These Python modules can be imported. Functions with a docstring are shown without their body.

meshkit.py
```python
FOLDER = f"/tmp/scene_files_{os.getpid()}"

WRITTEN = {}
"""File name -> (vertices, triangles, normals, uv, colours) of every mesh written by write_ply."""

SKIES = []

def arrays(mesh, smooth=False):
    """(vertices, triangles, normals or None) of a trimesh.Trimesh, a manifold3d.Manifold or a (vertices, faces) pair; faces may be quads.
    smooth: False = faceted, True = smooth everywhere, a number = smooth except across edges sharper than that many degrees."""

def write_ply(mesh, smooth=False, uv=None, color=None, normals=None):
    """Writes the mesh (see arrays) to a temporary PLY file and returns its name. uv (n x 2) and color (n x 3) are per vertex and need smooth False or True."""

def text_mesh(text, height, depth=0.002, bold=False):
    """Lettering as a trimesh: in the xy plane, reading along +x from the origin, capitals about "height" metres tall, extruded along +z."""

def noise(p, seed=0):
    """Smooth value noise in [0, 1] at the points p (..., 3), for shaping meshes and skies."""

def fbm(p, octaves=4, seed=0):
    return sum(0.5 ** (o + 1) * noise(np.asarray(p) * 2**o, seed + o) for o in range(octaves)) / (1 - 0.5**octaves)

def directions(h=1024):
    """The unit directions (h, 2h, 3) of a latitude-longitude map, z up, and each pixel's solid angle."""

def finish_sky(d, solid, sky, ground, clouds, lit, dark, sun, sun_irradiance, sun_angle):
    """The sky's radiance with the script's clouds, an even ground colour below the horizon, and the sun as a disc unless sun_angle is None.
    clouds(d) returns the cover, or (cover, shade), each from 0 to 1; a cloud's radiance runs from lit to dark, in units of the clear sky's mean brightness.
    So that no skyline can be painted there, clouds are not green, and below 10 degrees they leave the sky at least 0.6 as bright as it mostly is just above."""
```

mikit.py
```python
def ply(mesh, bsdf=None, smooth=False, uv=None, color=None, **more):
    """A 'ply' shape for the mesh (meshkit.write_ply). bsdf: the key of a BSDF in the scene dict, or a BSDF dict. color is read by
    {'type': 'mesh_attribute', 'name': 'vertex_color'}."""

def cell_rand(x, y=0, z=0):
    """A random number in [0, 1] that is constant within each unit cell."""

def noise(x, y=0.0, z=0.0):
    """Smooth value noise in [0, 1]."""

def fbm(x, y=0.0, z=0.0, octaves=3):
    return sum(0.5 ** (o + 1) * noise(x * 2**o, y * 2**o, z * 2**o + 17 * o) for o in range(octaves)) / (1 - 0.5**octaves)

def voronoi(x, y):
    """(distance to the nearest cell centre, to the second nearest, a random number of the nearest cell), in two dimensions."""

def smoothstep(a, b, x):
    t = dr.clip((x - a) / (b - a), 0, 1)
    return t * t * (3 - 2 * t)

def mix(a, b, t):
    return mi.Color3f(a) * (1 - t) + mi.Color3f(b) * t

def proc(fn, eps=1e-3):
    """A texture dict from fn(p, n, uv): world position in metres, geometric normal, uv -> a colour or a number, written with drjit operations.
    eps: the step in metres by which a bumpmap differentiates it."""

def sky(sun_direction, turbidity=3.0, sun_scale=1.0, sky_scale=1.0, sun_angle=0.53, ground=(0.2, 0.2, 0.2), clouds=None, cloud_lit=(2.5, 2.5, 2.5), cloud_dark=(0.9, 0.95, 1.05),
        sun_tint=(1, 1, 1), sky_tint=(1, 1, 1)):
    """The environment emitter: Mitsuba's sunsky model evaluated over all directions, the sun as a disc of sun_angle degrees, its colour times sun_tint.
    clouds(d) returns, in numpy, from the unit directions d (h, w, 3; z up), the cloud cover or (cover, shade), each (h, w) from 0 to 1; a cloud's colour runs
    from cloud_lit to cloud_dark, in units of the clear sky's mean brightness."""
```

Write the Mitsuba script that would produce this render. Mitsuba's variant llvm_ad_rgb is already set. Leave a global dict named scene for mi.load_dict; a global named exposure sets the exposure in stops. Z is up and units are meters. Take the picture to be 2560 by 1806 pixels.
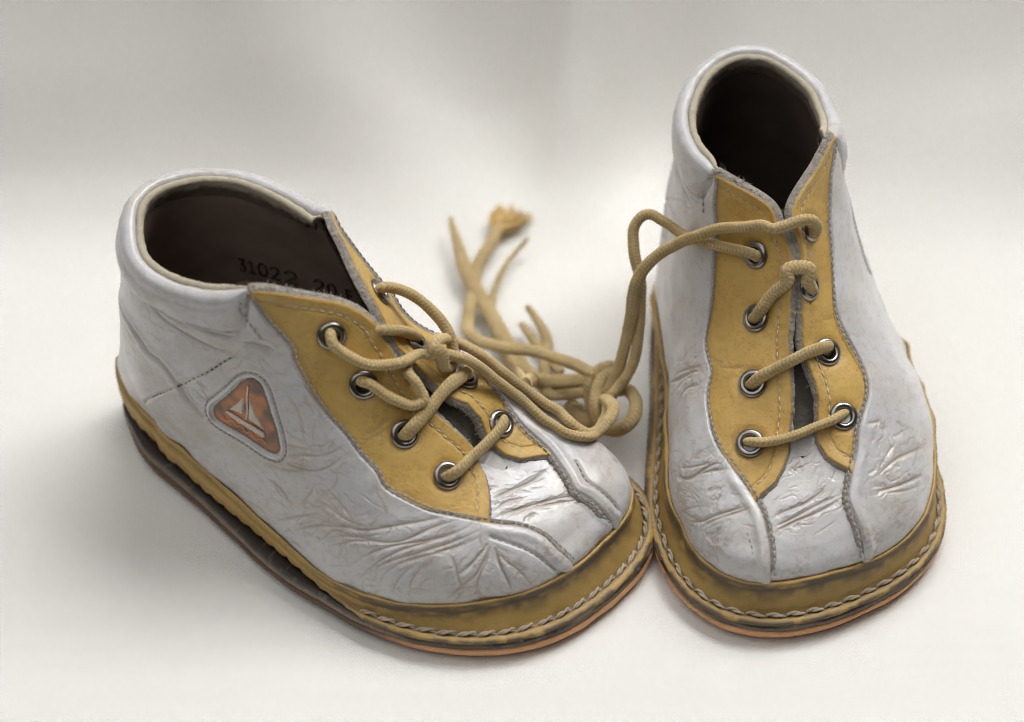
import math
import numpy as np
import mitsuba as mi
import mikit
import meshkit
import trimesh
from mikit import proc, fbm, noise, smoothstep, mix
from scipy.interpolate import CubicSpline, RBFInterpolator
from scipy.spatial import Delaunay, cKDTree
import shapely
from shapely.geometry import Polygon, LineString, Point

scene, labels = {}, {}
T = mi.ScalarTransform4f
exposure = 0.0

# ------------------------------------------------------------------ camera, lamps
PITCH, DIST, FX = math.radians(47.5), .640, 2.34
EYE = [0, -DIST*math.cos(PITCH), DIST*math.sin(PITCH)]
scene['camera'] = {'type': 'thinlens', 'fov': math.degrees(2*math.atan(.5/FX)), 'fov_axis': 'x', 'near_clip': .02, 'far_clip': 20.,
    'to_world': T().look_at(origin=EYE, target=[0, 0, 0], up=[0, 0, 1]), 'aperture_radius': .0060, 'focus_distance': .581}
def window(key, pos, target, w, h, rgb):  # rectangular soft lamp, for the window and the added fill
    scene[key] = {'type': 'rectangle', 'to_world': T().look_at(origin=pos, target=target, up=[0, 0, 1]) @ T().scale([w/2, h/2, 1]),
        'bsdf': {'type': 'ref', 'id': 'lamp_cloth'}, 'emitter': {'type': 'area', 'radiance': {'type': 'rgb', 'value': rgb}}}
scene['lamp_cloth'] = {'type': 'diffuse', 'reflectance': {'type': 'rgb', 'value': [.8, .8, .8]}}
window('window_light', [.46, .66, 1.25], [0, .02, .02], 1.1, .9, [12.7, 12.65, 12.5])
window('window_light_001', [-.50, -.28, 1.3], [0, 0, 0], 1.7, 1.5, [1.15, 1.14, 1.13])  # added fill lamp, no window here; lifts the left-facing sides
labels['window_light'] = {'label': 'bright soft window light behind the shoes on the right', 'category': 'lamp'}
labels['window_light_001'] = {'label': 'added dim soft fill light overhead on the left', 'category': 'lamp'}

# ------------------------------------------------------------------ materials
MM = 1000.
def leather(grain, rough, spec, bump, coat, pore, amount):
    def g(p, n, uv):
        x, y, z = p.x*MM, p.y*MM, p.z*MM
        w = fbm(x*.5, y*.5, z*.5, 2)*2.2
        return (.6*noise((x+w)*grain, (y-w)*grain, z*grain) + .4*noise((x-w)*grain*2.1, y*grain*2.1, (z+w)*grain*2.1))
    def pores(p, n, uv):
        x, y, z = p.x*MM, p.y*MM, p.z*MM
        return amount*smoothstep(.55, .85, noise(x*3.1, y*3.1, z*3.1))*(.25+.75*smoothstep(.35, .7, noise(x*.22, y*.22, z*.22+9.))) + .10*amount*noise(x*4.5, y*4.5, z*4.5)
    def top(c):
        return {'type': 'principled', 'base_color': c, 'roughness': rough, 'specular': spec, 'clearcoat': coat, 'clearcoat_gloss': .8}
    return {'type': 'twosided', 'b': {'type': 'bumpmap', 'arbitrary': proc(g, eps=8e-5), 'scale': bump,
        'nested': {'type': 'blendbsdf', 'weight': proc(pores), 'a': top({'type': 'mesh_attribute', 'name': 'vertex_color'}), 'b': top({'type': 'rgb', 'value': pore})}}}
scene['white_leather'] = leather(2.6, .30, .5, 7e-5, .28, [.22, .19, .165], .24)
scene['yellow_leather'] = leather(2.2, .50, .4, 1.4e-4, .05, [.17, .09, .022], .34)
scene['raw_leather'] = leather(2.2, .9, .1, 5e-4, 0., [.05, .042, .035], .6)
def plain(key, rough, spec=.3, coat=0.):
    scene[key] = {'type': 'twosided', 'b': {'type': 'principled', 'base_color': {'type': 'mesh_attribute', 'name': 'vertex_color'}, 'roughness': rough, 'specular': spec, 'clearcoat': coat, 'clearcoat_gloss': .9}}
plain('rubber', .42, .4)
plain('thread', .8, .2)
plain('lining_cloth', .95, .1)
plain('resin', .22, .5, .6)
def lace_bump(p, n, uv):
    x, y, z = p.x*MM, p.y*MM, p.z*MM
    return noise(x*4, y*4, z*4)
scene['lace_cord'] = {'type': 'twosided', 'b': {'type': 'bumpmap', 'arbitrary': proc(lace_bump, eps=8e-5), 'scale': 2e-4,
    'nested': {'type': 'principled', 'base_color': {'type': 'mesh_attribute', 'name': 'vertex_color'}, 'roughness': .85, 'specular': .2, 'sheen': .5}}}
def metal_tone(p, n, uv):
    t = fbm(p.x*900, p.y*900, p.z*900, 3)
    return mix([.17, .155, .145], [.34, .325, .31], t)
scene['dull_metal'] = {'type': 'twosided', 'b': {'type': 'principled', 'base_color': proc(metal_tone), 'roughness': .3, 'metallic': 1.0}}
def weave(p, n, uv):
    import drjit as dr
    x, y = uv.x, uv.y
    a = dr.sin(x*2*math.pi/.80) ; b = dr.sin(y*2*math.pi/.62)
    return .5 + .25*a*b + .12*noise(x*1.1, y*5.) + .12*noise(x*5., y*1.1)
def cloth_tone(p, n, uv):
    x, y = uv.x, uv.y
    t = .6*fbm(x*.02, y*.02, 3.) + .4*noise(x*2., y*2.)
    import drjit as dr
    w = .5 + .5*dr.sin(x*2*math.pi/.80)*dr.sin(y*2*math.pi/.62)
    spot = smoothstep(.80, .9, noise(x*.11, y*.11, 7.)) * smoothstep(.5, .8, noise(x*.9, y*.9, 2.))
    return mix(mix([.78, .762, .72], [.82, .806, .77], t) * (.68 + .33*w), [.62, .53, .42], .12*spot)
scene['cream_cloth'] = {'type': 'twosided', 'b': {'type': 'bumpmap', 'arbitrary': proc(weave, eps=8e-5), 'scale': 2.6e-4,
    'nested': {'type': 'principled', 'base_color': proc(cloth_tone), 'roughness': .9, 'specular': .15, 'sheen': .2}}}

# ------------------------------------------------------------------ helpers (everything below is in millimetres until it is written)
def put(key, v, f, mat, color, smooth=True):
    v = np.asarray(v, float)
    c = np.asarray(color, float)
    if c.ndim == 1:
        c = np.tile(c, (len(v), 1))
    scene[key] = mikit.ply(trimesh.Trimesh(v/1000., np.asarray(f), process=False), mat, smooth=smooth, color=np.clip(c, 0, 1))
    return key
def unit(a):
    return a/np.maximum(np.linalg.norm(a, axis=-1, keepdims=True), 1e-12)
def grid_faces(n, m, wrap_n=False, wrap_m=False):
    i, j = np.meshgrid(np.arange(n if wrap_n else n-1), np.arange(m if wrap_m else m-1), indexing='ij')
    a, b = i*m+j, ((i+1) % n)*m+j
    c, d = ((i+1) % n)*m+(j+1) % m, i*m+(j+1) % m
    return np.vstack([np.c_[a.ravel(), b.ravel(), c.ravel()], np.c_[a.ravel(), c.ravel(), d.ravel()]])
def resample(p, step, closed=False):
    p = np.asarray(p, float)
    if closed:
        p = np.vstack([p, p[:1]])
    s = np.r_[0, np.cumsum(np.linalg.norm(np.diff(p, axis=0), axis=1))]
    n = max(2, int(round(s[-1]/step))+1)
    t = np.linspace(0, s[-1], n)
    q = np.stack([np.interp(t, s, p[:, k]) for k in range(p.shape[1])], 1)
    return q[:-1] if closed else q
def spline(p, step, closed=False):
    p = np.asarray(p, float)
    if closed:
        p = np.vstack([p, p[:1]])
    d = np.sqrt(np.maximum(np.linalg.norm(np.diff(p, axis=0), axis=1), 1e-6))
    s = np.r_[0, np.cumsum(d)]
    cs = CubicSpline(s, p, bc_type='periodic' if closed else 'natural')
    q = cs(np.linspace(0, s[-1], 40*len(p)))
    return resample(q[:-1] if closed else q, step, closed)
def frames(p, closed=False, up=None):
    t = unit(np.roll(p, -1, 0)-np.roll(p, 1, 0)) if closed else unit(np.gradient(p, axis=0))
    if up is not None:
        b = unit(np.cross(t, up)); return t, unit(np.cross(b, t)), b
    n = np.zeros_like(p); a = np.array([0, 0, 1.]) if abs(t[0, 2]) < .9 else np.array([1., 0, 0])
    a = a - t[0]*(a@t[0]); n[0] = a/np.linalg.norm(a)
    for i in range(1, len(p)):
        a = n[i-1]-t[i]*(n[i-1]@t[i]); n[i] = a/np.linalg.norm(a)
    return t, n, np.cross(t, n)
def tube(p, r, sides=8, closed=False, up=None, flat=1.0, cap=True, disp=None):
    p = np.asarray(p, float); t, n, b = frames(p, closed, up)
    r = np.broadcast_to(np.asarray(r, float), (len(p),)).copy()
    a = np.arange(sides)*2*math.pi/sides
    rr = np.tile(r[:, None], (1, sides))
    if disp is not None:
        s = np.r_[0, np.cumsum(np.linalg.norm(np.diff(p, axis=0), axis=1))]
        rr = rr + disp(s[:, None], a[None, :])
    fl = np.broadcast_to(np.asarray(flat, float), (len(p),))[:, None, None]
    v = p[:, None] + rr[..., None]*(np.cos(a)[None, :, None]*b[:, None] + fl*np.sin(a)[None, :, None]*n[:, None])
    f = grid_faces(len(p), sides, closed, True)
    v = v.reshape(-1, 3)
    if cap and not closed:
        k = len(v); v = np.vstack([v, p[0]-t[0]*r[0]*.5, p[-1]+t[-1]*r[-1]*.5]); i = np.arange(sides); o = (len(p)-1)*sides
        f = np.vstack([f, np.c_[i, (i+1) % sides, np.full(sides, k)], np.c_[o+(i+1) % sides, o+i, np.full(sides, k+1)]])
    return v, f
def join(parts):
    vs, fs, o = [], [], 0
    for v, f in parts:
        vs.append(v); fs.append(f+o); o += len(v)
    return np.vstack(vs), np.vstack(fs)
def nz(p, scale, octaves=3, seed=0):
    return meshkit.fbm(np.asarray(p)/scale+31.7, octaves, seed)
def lerp(a, b, t):
    return np.asarray(a)*(1-t)+np.asarray(b)*t
def sst(a, b, x):
    t = np.clip((x-a)/(b-a), 0, 1); return t*t*(3-2*t)

# ------------------------------------------------------------------ cloth: flat under the shoes, rising in soft folds behind them
gx, gy = np.linspace(-520, 520, 261), np.concatenate([np.linspace(-330, 60, 60)[:-1], np.linspace(60, 520, 150)])
X, Y = np.meshgrid(gx, gy, indexing='ij')
q3 = np.stack([X, Y, X*0], -1)
t_ = Y-73-9*np.sin(X/95.+.6)-8*np.exp(-((X-150)/60.)**2)
Z = 1.9*(np.sqrt(t_*t_+22.**2)+t_)/2*sst(38, 80, Y)
bx = X-18-.10*(Y-90)
Z += sst(46, 85, Y)*(11.*np.exp(-(bx/9.)**2)-14*np.exp(-((bx-24)/16.)**2)+9*np.exp(-((bx+95+.7*(Y-110))/26.)**2)-10*np.exp(-((bx+40+.5*(Y-110))/30.)**2)+9*np.exp(-((bx-150)/30.)**2))
Z += sst(50, 120, Y)*(14*(meshkit.fbm(q3/[60., 80., 1]+5.3, 2, 4)-.5)*2)
Z = np.maximum(Z, 0)
Z = Z - Z[np.abs(Y) < 50].mean()*0
Z += .35*(meshkit.fbm(q3/28.+9.1, 2, 8)-.5)*sst(0, 60, np.hypot(X*.5, Y+10)-55)
arc = np.cumsum(np.hypot(np.diff(gy, prepend=gy[0])[None, :], np.diff(Z, axis=1, prepend=Z[:, :1])), axis=1)
vv = np.stack([X, Y, Z], -1).reshape(-1, 3)
scene['cloth'] = mikit.ply(trimesh.Trimesh(vv/1000., grid_faces(len(gx), len(gy)), process=False), 'cream_cloth', smooth=True, uv=np.c_[X.ravel(), arc.ravel()])
labels['cloth'] = {'label': 'cream woven cloth under the shoes rising in soft folds behind', 'kind': 'structure'}

# measured shape data: shoe poses, the bends of each shoe against the template, seam lines on the uppers, lace paths (mm)
POSE = {'A': (-89.3, -21.2, -0.41, 1), 'B': (61.2, 38.6, -1.508, -1)}
WARP = {"A":[[-96.8,-34.6,7.0,1.1,0.9,0.0],[-97.4,-22.9,7.0,-4.3,2.3,0.0],[-91.6,-27.3,14.0,-3.2,1.2,1.7],[-90.7,-35.1,14.0,2.5,1.5,0.8],[-91.1,-28.0,77.6,1.0,0.1,-0.2],[-91.1,-23.6,14.0,-6.9,2.2,3.3],[-90.9,-12.5,0.0,-2.1,0.9,0.0],[-90.1,-46.8,7.0,2.6,3.7,0.0],[-89.7,-36.2,75.4,1.3,0.6,0.3],[-90.4,-21.2,14.0,-9.7,3.9,5.5],[-89.9,-21.4,79.0,0.2,0.2,0.1],[-84.6,-43.5,74.0,1.6,1.5,1.1],[-84.1,-46.1,14.0,3.3,3.4,1.9],[-83.7,-14.1,77.7,-0.3,1.1,1.2],[-79.4,-57.1,7.0,1.9,3.9,0.0],[-77.3,-8.0,0.0,-0.2,0.1,0.0],[-75.7,-53.5,14.0,1.9,2.9,1.8],[-75.6,-49.0,72.9,1.1,2.7,2.4],[-74.7,-11.1,75.9,0.1,2.0,2.1],[-67.8,-66.8,7.0,0.8,1.8,0.0],[-67.7,-58.7,14.0,0.8,1.5,0.9],[-66.9,-51.8,74.2,0.1,2.5,2.4],[-66.2,-12.3,75.2,0.9,2.5,2.6],[-63.0,-8.2,0.0,-0.0,0.0,0.0],[-60.0,-63.4,14.0,-0.3,-0.4,-0.4],[-60.0,-53.0,71.1,0.3,4.1,4.0],[-57.9,-15.8,75.0,1.3,2.2,2.2],[-50.8,-69.1,14.0,-1.5,-2.4,-1.7],[-51.4,-19.9,75.0,1.2,1.8,1.7],[-48.9,-11.0,0.0,0.0,0.0,0.0],[-47.3,-23.3,74.8,0.8,1.7,1.7],[-45.0,-82.6,7.0,-0.4,-1.3,-0.0],[-45.5,-24.5,70.7,0.2,3.7,3.9],[-44.2,-73.0,14.0,-2.3,-4.1,-2.9],[-39.8,-32.3,69.2,-3.5,6.4,7.0],[-39.0,-75.9,14.2,-2.4,-4.9,-3.5],[-39.1,-31.6,66.0,-1.0,4.4,4.7],[-37.7,-31.4,61.5,0.8,3.5,3.7],[-34.5,-88.1,0.0,-0.5,-1.9,0.0],[-35.4,-31.1,55.1,2.5,3.1,3.1],[-35.0,-14.9,0.0,0.0,0.0,0.0],[-34.0,-46.9,65.0,1.8,0.1,-0.1],[-32.6,-79.1,14.5,-2.2,-5.3,-3.7],[-32.8,-45.5,65.0,0.6,0.2,0.2],[-32.5,-33.7,53.0,2.9,2.8,2.7],[-29.6,-47.1,61.2,-0.7,-0.6,-0.5],[-30.2,-34.0,49.8,2.1,2.5,2.5],[-28.9,-48.8,59.1,0.0,0.0,0.0],[-27.9,-32.6,44.5,1.7,2.4,2.4],[-27.1,-50.0,56.2,-0.3,-0.1,-0.1],[-26.7,-47.8,57.5,-1.3,-1.1,-0.9],[-25.4,-82.2,14.9,-1.7,-5.0,-3.5],[-25.2,-51.4,53.2,-0.5,-0.3,-0.3],[-24.0,-48.3,54.0,-1.3,-1.1,-0.9],[-23.2,-92.9,0.0,-0.4,-2.1,0.0],[-22.8,-52.8,50.1,-1.1,-0.7,-0.6],[-23.3,-34.7,42.8,1.2,2.4,2.4],[-21.1,-49.0,50.5,-1.3,-1.0,-0.8],[-21.2,-18.9,0.0,0.0,0.0,0.0],[-19.7,-54.1,46.8,-1.5,-1.3,-1.1],[-18.6,-84.3,15.0,-1.0,-4.1,-3.0],[-19.1,-35.3,39.9,1.3,2.7,2.7],[-17.8,-50.4,47.0,-1.0,-0.8,-0.6],[-16.1,-55.6,43.4,-1.6,-1.3,-1.1],[-14.1,-52.2,43.5,-0.5,-0.4,-0.3],[-12.9,-57.1,40.4,-1.7,-1.3,-1.0],[-11.8,-85.5,15.0,-0.3,-3.0,-2.2],[-11.8,-53.2,41.3,0.8,0.7,0.6],[-10.3,-58.4,37.8,-1.3,-1.1,-0.9],[-8.7,-54.5,38.4,0.5,0.4,0.3],[-8.3,-96.4,0.0,-0.1,-0.8,0.0],[-8.1,-59.4,35.6,-1.3,-1.3,-1.1],[-7.3,-22.5,0.0,0.0,0.0,0.0],[-5.6,-60.3,33.5,-2.2,-2.3,-1.9],[-5.8,-55.9,35.4,-0.9,-0.7,-0.5],[-4.6,-85.9,15.0,-0.0,-1.7,-1.2],[2.6,-85.1,15.0,0.2,-0.7,-0.5],[6.5,-26.8,0.0,0.0,0.0,0.0],[8.4,-83.0,15.0,0.0,-0.1,-0.1],[10.1,-92.7,0.0,0.3,-0.9,0.0],[14.4,-79.1,15.0,-0.2,0.3,0.2],[19.2,-33.5,0.0,-0.0,-0.0,0.0],[20.5,-72.7,15.0,-0.5,0.4,0.3],[20.1,-49.6,15.0,1.9,1.3,1.3],[21.8,-85.0,0.0,0.1,-0.3,0.0],[23.4,-67.8,15.0,0.4,0.1,0.1],[23.3,-54.5,15.0,2.5,1.2,1.2],[25.1,-62.5,15.0,1.6,0.1,0.2],[24.8,-58.3,15.0,2.6,0.6,0.6],[29.7,-43.4,6.0,-1.0,-1.3,0.0],[31.4,-73.2,1.0,0.5,-0.5,0.0],[34.6,-64.3,2.0,1.0,-0.3,0.0],[34.7,-54.3,4.0,0.1,0.1,-0.0]],"B":[[34.3,-41.6,7.0,-0.3,-0.0,-0.0],[35.3,-31.1,7.0,-0.5,0.1,0.0],[35.8,-67.3,1.0,0.1,0.1,0.0],[36.8,-10.3,0.0,-0.0,0.0,0.0],[37.8,4.1,0.0,-0.1,0.0,0.0],[39.3,-77.0,0.0,0.1,0.2,0.0],[40.0,18.3,0.0,-0.1,0.0,0.0],[41.9,-43.3,14.8,-0.9,0.0,-0.1],[42.2,-33.3,14.3,-1.3,0.1,-0.0],[42.4,-12.3,14.0,-1.3,-0.1,-0.2],[42.6,-54.3,15.0,-2.2,-0.3,-0.4],[42.6,4.7,14.0,-2.4,0.1,-0.1],[43.1,12.5,14.0,-3.5,0.3,0.0],[43.7,-60.1,15.0,-2.5,-0.7,-0.8],[45.1,-85.3,0.0,0.1,0.1,0.0],[44.9,16.1,75.1,-2.7,-0.1,-0.4],[45.4,23.9,75.5,-1.0,-0.1,-0.2],[44.8,31.8,0.0,-0.0,-0.0,0.0],[45.5,-65.1,15.0,-2.0,-1.0,-1.0],[45.8,9.2,75.0,-3.4,-0.6,-1.1],[47.4,2.6,75.0,-2.9,-0.9,-1.3],[47.7,-69.3,15.0,-3.0,-1.7,-1.6],[49.4,-3.7,70.7,0.5,0.1,0.2],[48.8,31.9,76.5,-0.1,-0.4,-0.4],[50.4,-73.6,15.0,-3.1,-2.1,-1.9],[49.7,-3.4,74.5,-1.4,-0.5,-0.8],[52.2,35.4,77.6,0.2,-0.7,-0.8],[53.5,-91.0,0.0,0.2,0.6,0.0],[53.5,-77.9,15.0,-2.2,-1.9,-1.7],[57.5,-81.5,15.0,-0.9,-1.1,-1.0],[60.9,39.1,79.0,0.1,-1.9,-2.2],[62.7,-83.3,15.0,-0.2,-0.1,-0.2],[63.6,-92.9,0.0,0.1,0.8,-0.0],[64.4,-38.8,46.8,3.0,-0.0,0.5],[64.1,-35.3,50.2,3.6,-0.3,0.3],[64.3,-32.5,53.4,3.7,-0.6,0.1],[65.3,-51.0,36.1,2.1,-0.1,0.3],[65.1,-48.6,38.3,2.1,-0.1,0.2],[64.9,-45.4,41.1,2.5,-0.1,0.3],[65.0,-29.1,57.7,3.1,-0.5,0.0],[65.2,-27.5,59.8,2.9,-0.2,0.3],[65.3,-25.6,62.0,2.6,0.5,1.0],[65.2,-24.7,63.1,2.4,1.4,1.9],[64.9,-22.8,65.0,-1.4,5.2,5.2],[66.2,-24.7,62.5,2.6,1.2,1.7],[66.8,-28.2,58.2,2.0,0.0,0.4],[66.5,-22.2,65.0,0.4,5.4,5.7],[67.2,45.1,0.0,-0.0,-0.0,0.0],[68.5,-37.7,47.1,0.9,-0.1,0.1],[68.4,-35.5,49.2,0.6,-0.0,0.1],[67.9,-32.4,52.7,0.7,0.0,0.1],[68.8,-83.0,15.0,-0.0,0.4,0.2],[69.5,-50.9,35.5,4.1,-0.3,0.5],[69.3,-48.2,38.0,4.7,-0.1,0.7],[69.0,-45.3,40.6,4.0,-0.1,0.6],[68.7,-42.3,43.2,2.6,-0.1,0.4],[68.5,-39.5,45.5,1.5,-0.1,0.2],[69.5,37.5,77.3,-1.2,-1.4,-1.9],[74.9,-91.2,0.0,-0.2,1.2,0.0],[76.1,-80.8,15.0,-0.2,0.3,0.2],[77.0,32.3,75.0,-1.8,-1.3,-1.8],[79.8,38.5,0.0,-0.0,-0.0,0.0],[81.1,0.3,71.1,-2.9,4.2,4.1],[82.1,5.4,74.5,-3.0,2.3,2.0],[81.9,22.2,73.3,-2.8,-0.3,-0.9],[82.8,-76.9,15.0,0.4,-0.6,-0.4],[84.7,10.1,50.1,-2.0,1.4,1.2],[86.4,-85.9,0.0,-0.5,1.2,0.0],[86.3,7.5,41.2,-0.7,1.4,1.5],[87.3,-73.0,15.0,1.5,-1.4,-0.8],[87.5,1.4,35.6,1.2,1.4,1.9],[87.6,26.5,0.0,-0.0,0.0,0.0],[89.1,-4.2,27.4,3.5,1.2,2.1],[90.2,-15.0,26.1,4.5,1.0,2.0],[91.3,-67.5,15.0,3.4,-1.9,-0.8],[92.1,-18.5,21.8,4.5,0.7,1.7],[92.9,-12.5,14.0,7.7,1.5,3.1],[93.1,13.2,0.0,0.0,0.0,0.0],[93.8,-61.6,15.0,5.5,-1.8,-0.3],[95.3,-25.9,14.1,7.3,1.3,2.6],[95.7,-54.4,15.0,6.1,-1.3,0.3],[97.3,-76.2,0.0,0.1,-0.1,0.0],[96.7,-46.6,15.0,6.4,-0.3,1.1],[96.5,-36.3,14.6,7.4,0.8,2.3],[97.9,-0.4,0.0,0.2,0.0,0.0],[102.6,-67.8,1.0,1.3,-0.7,0.0],[103.4,-21.6,7.0,2.0,1.1,0.0],[104.5,-27.8,7.0,2.1,0.9,0.0],[105.3,-58.6,2.0,2.2,-0.2,0.0],[106.2,-49.0,4.0,2.4,0.3,0.0],[105.8,-39.7,7.0,1.5,0.5,0.0]]}
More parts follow.
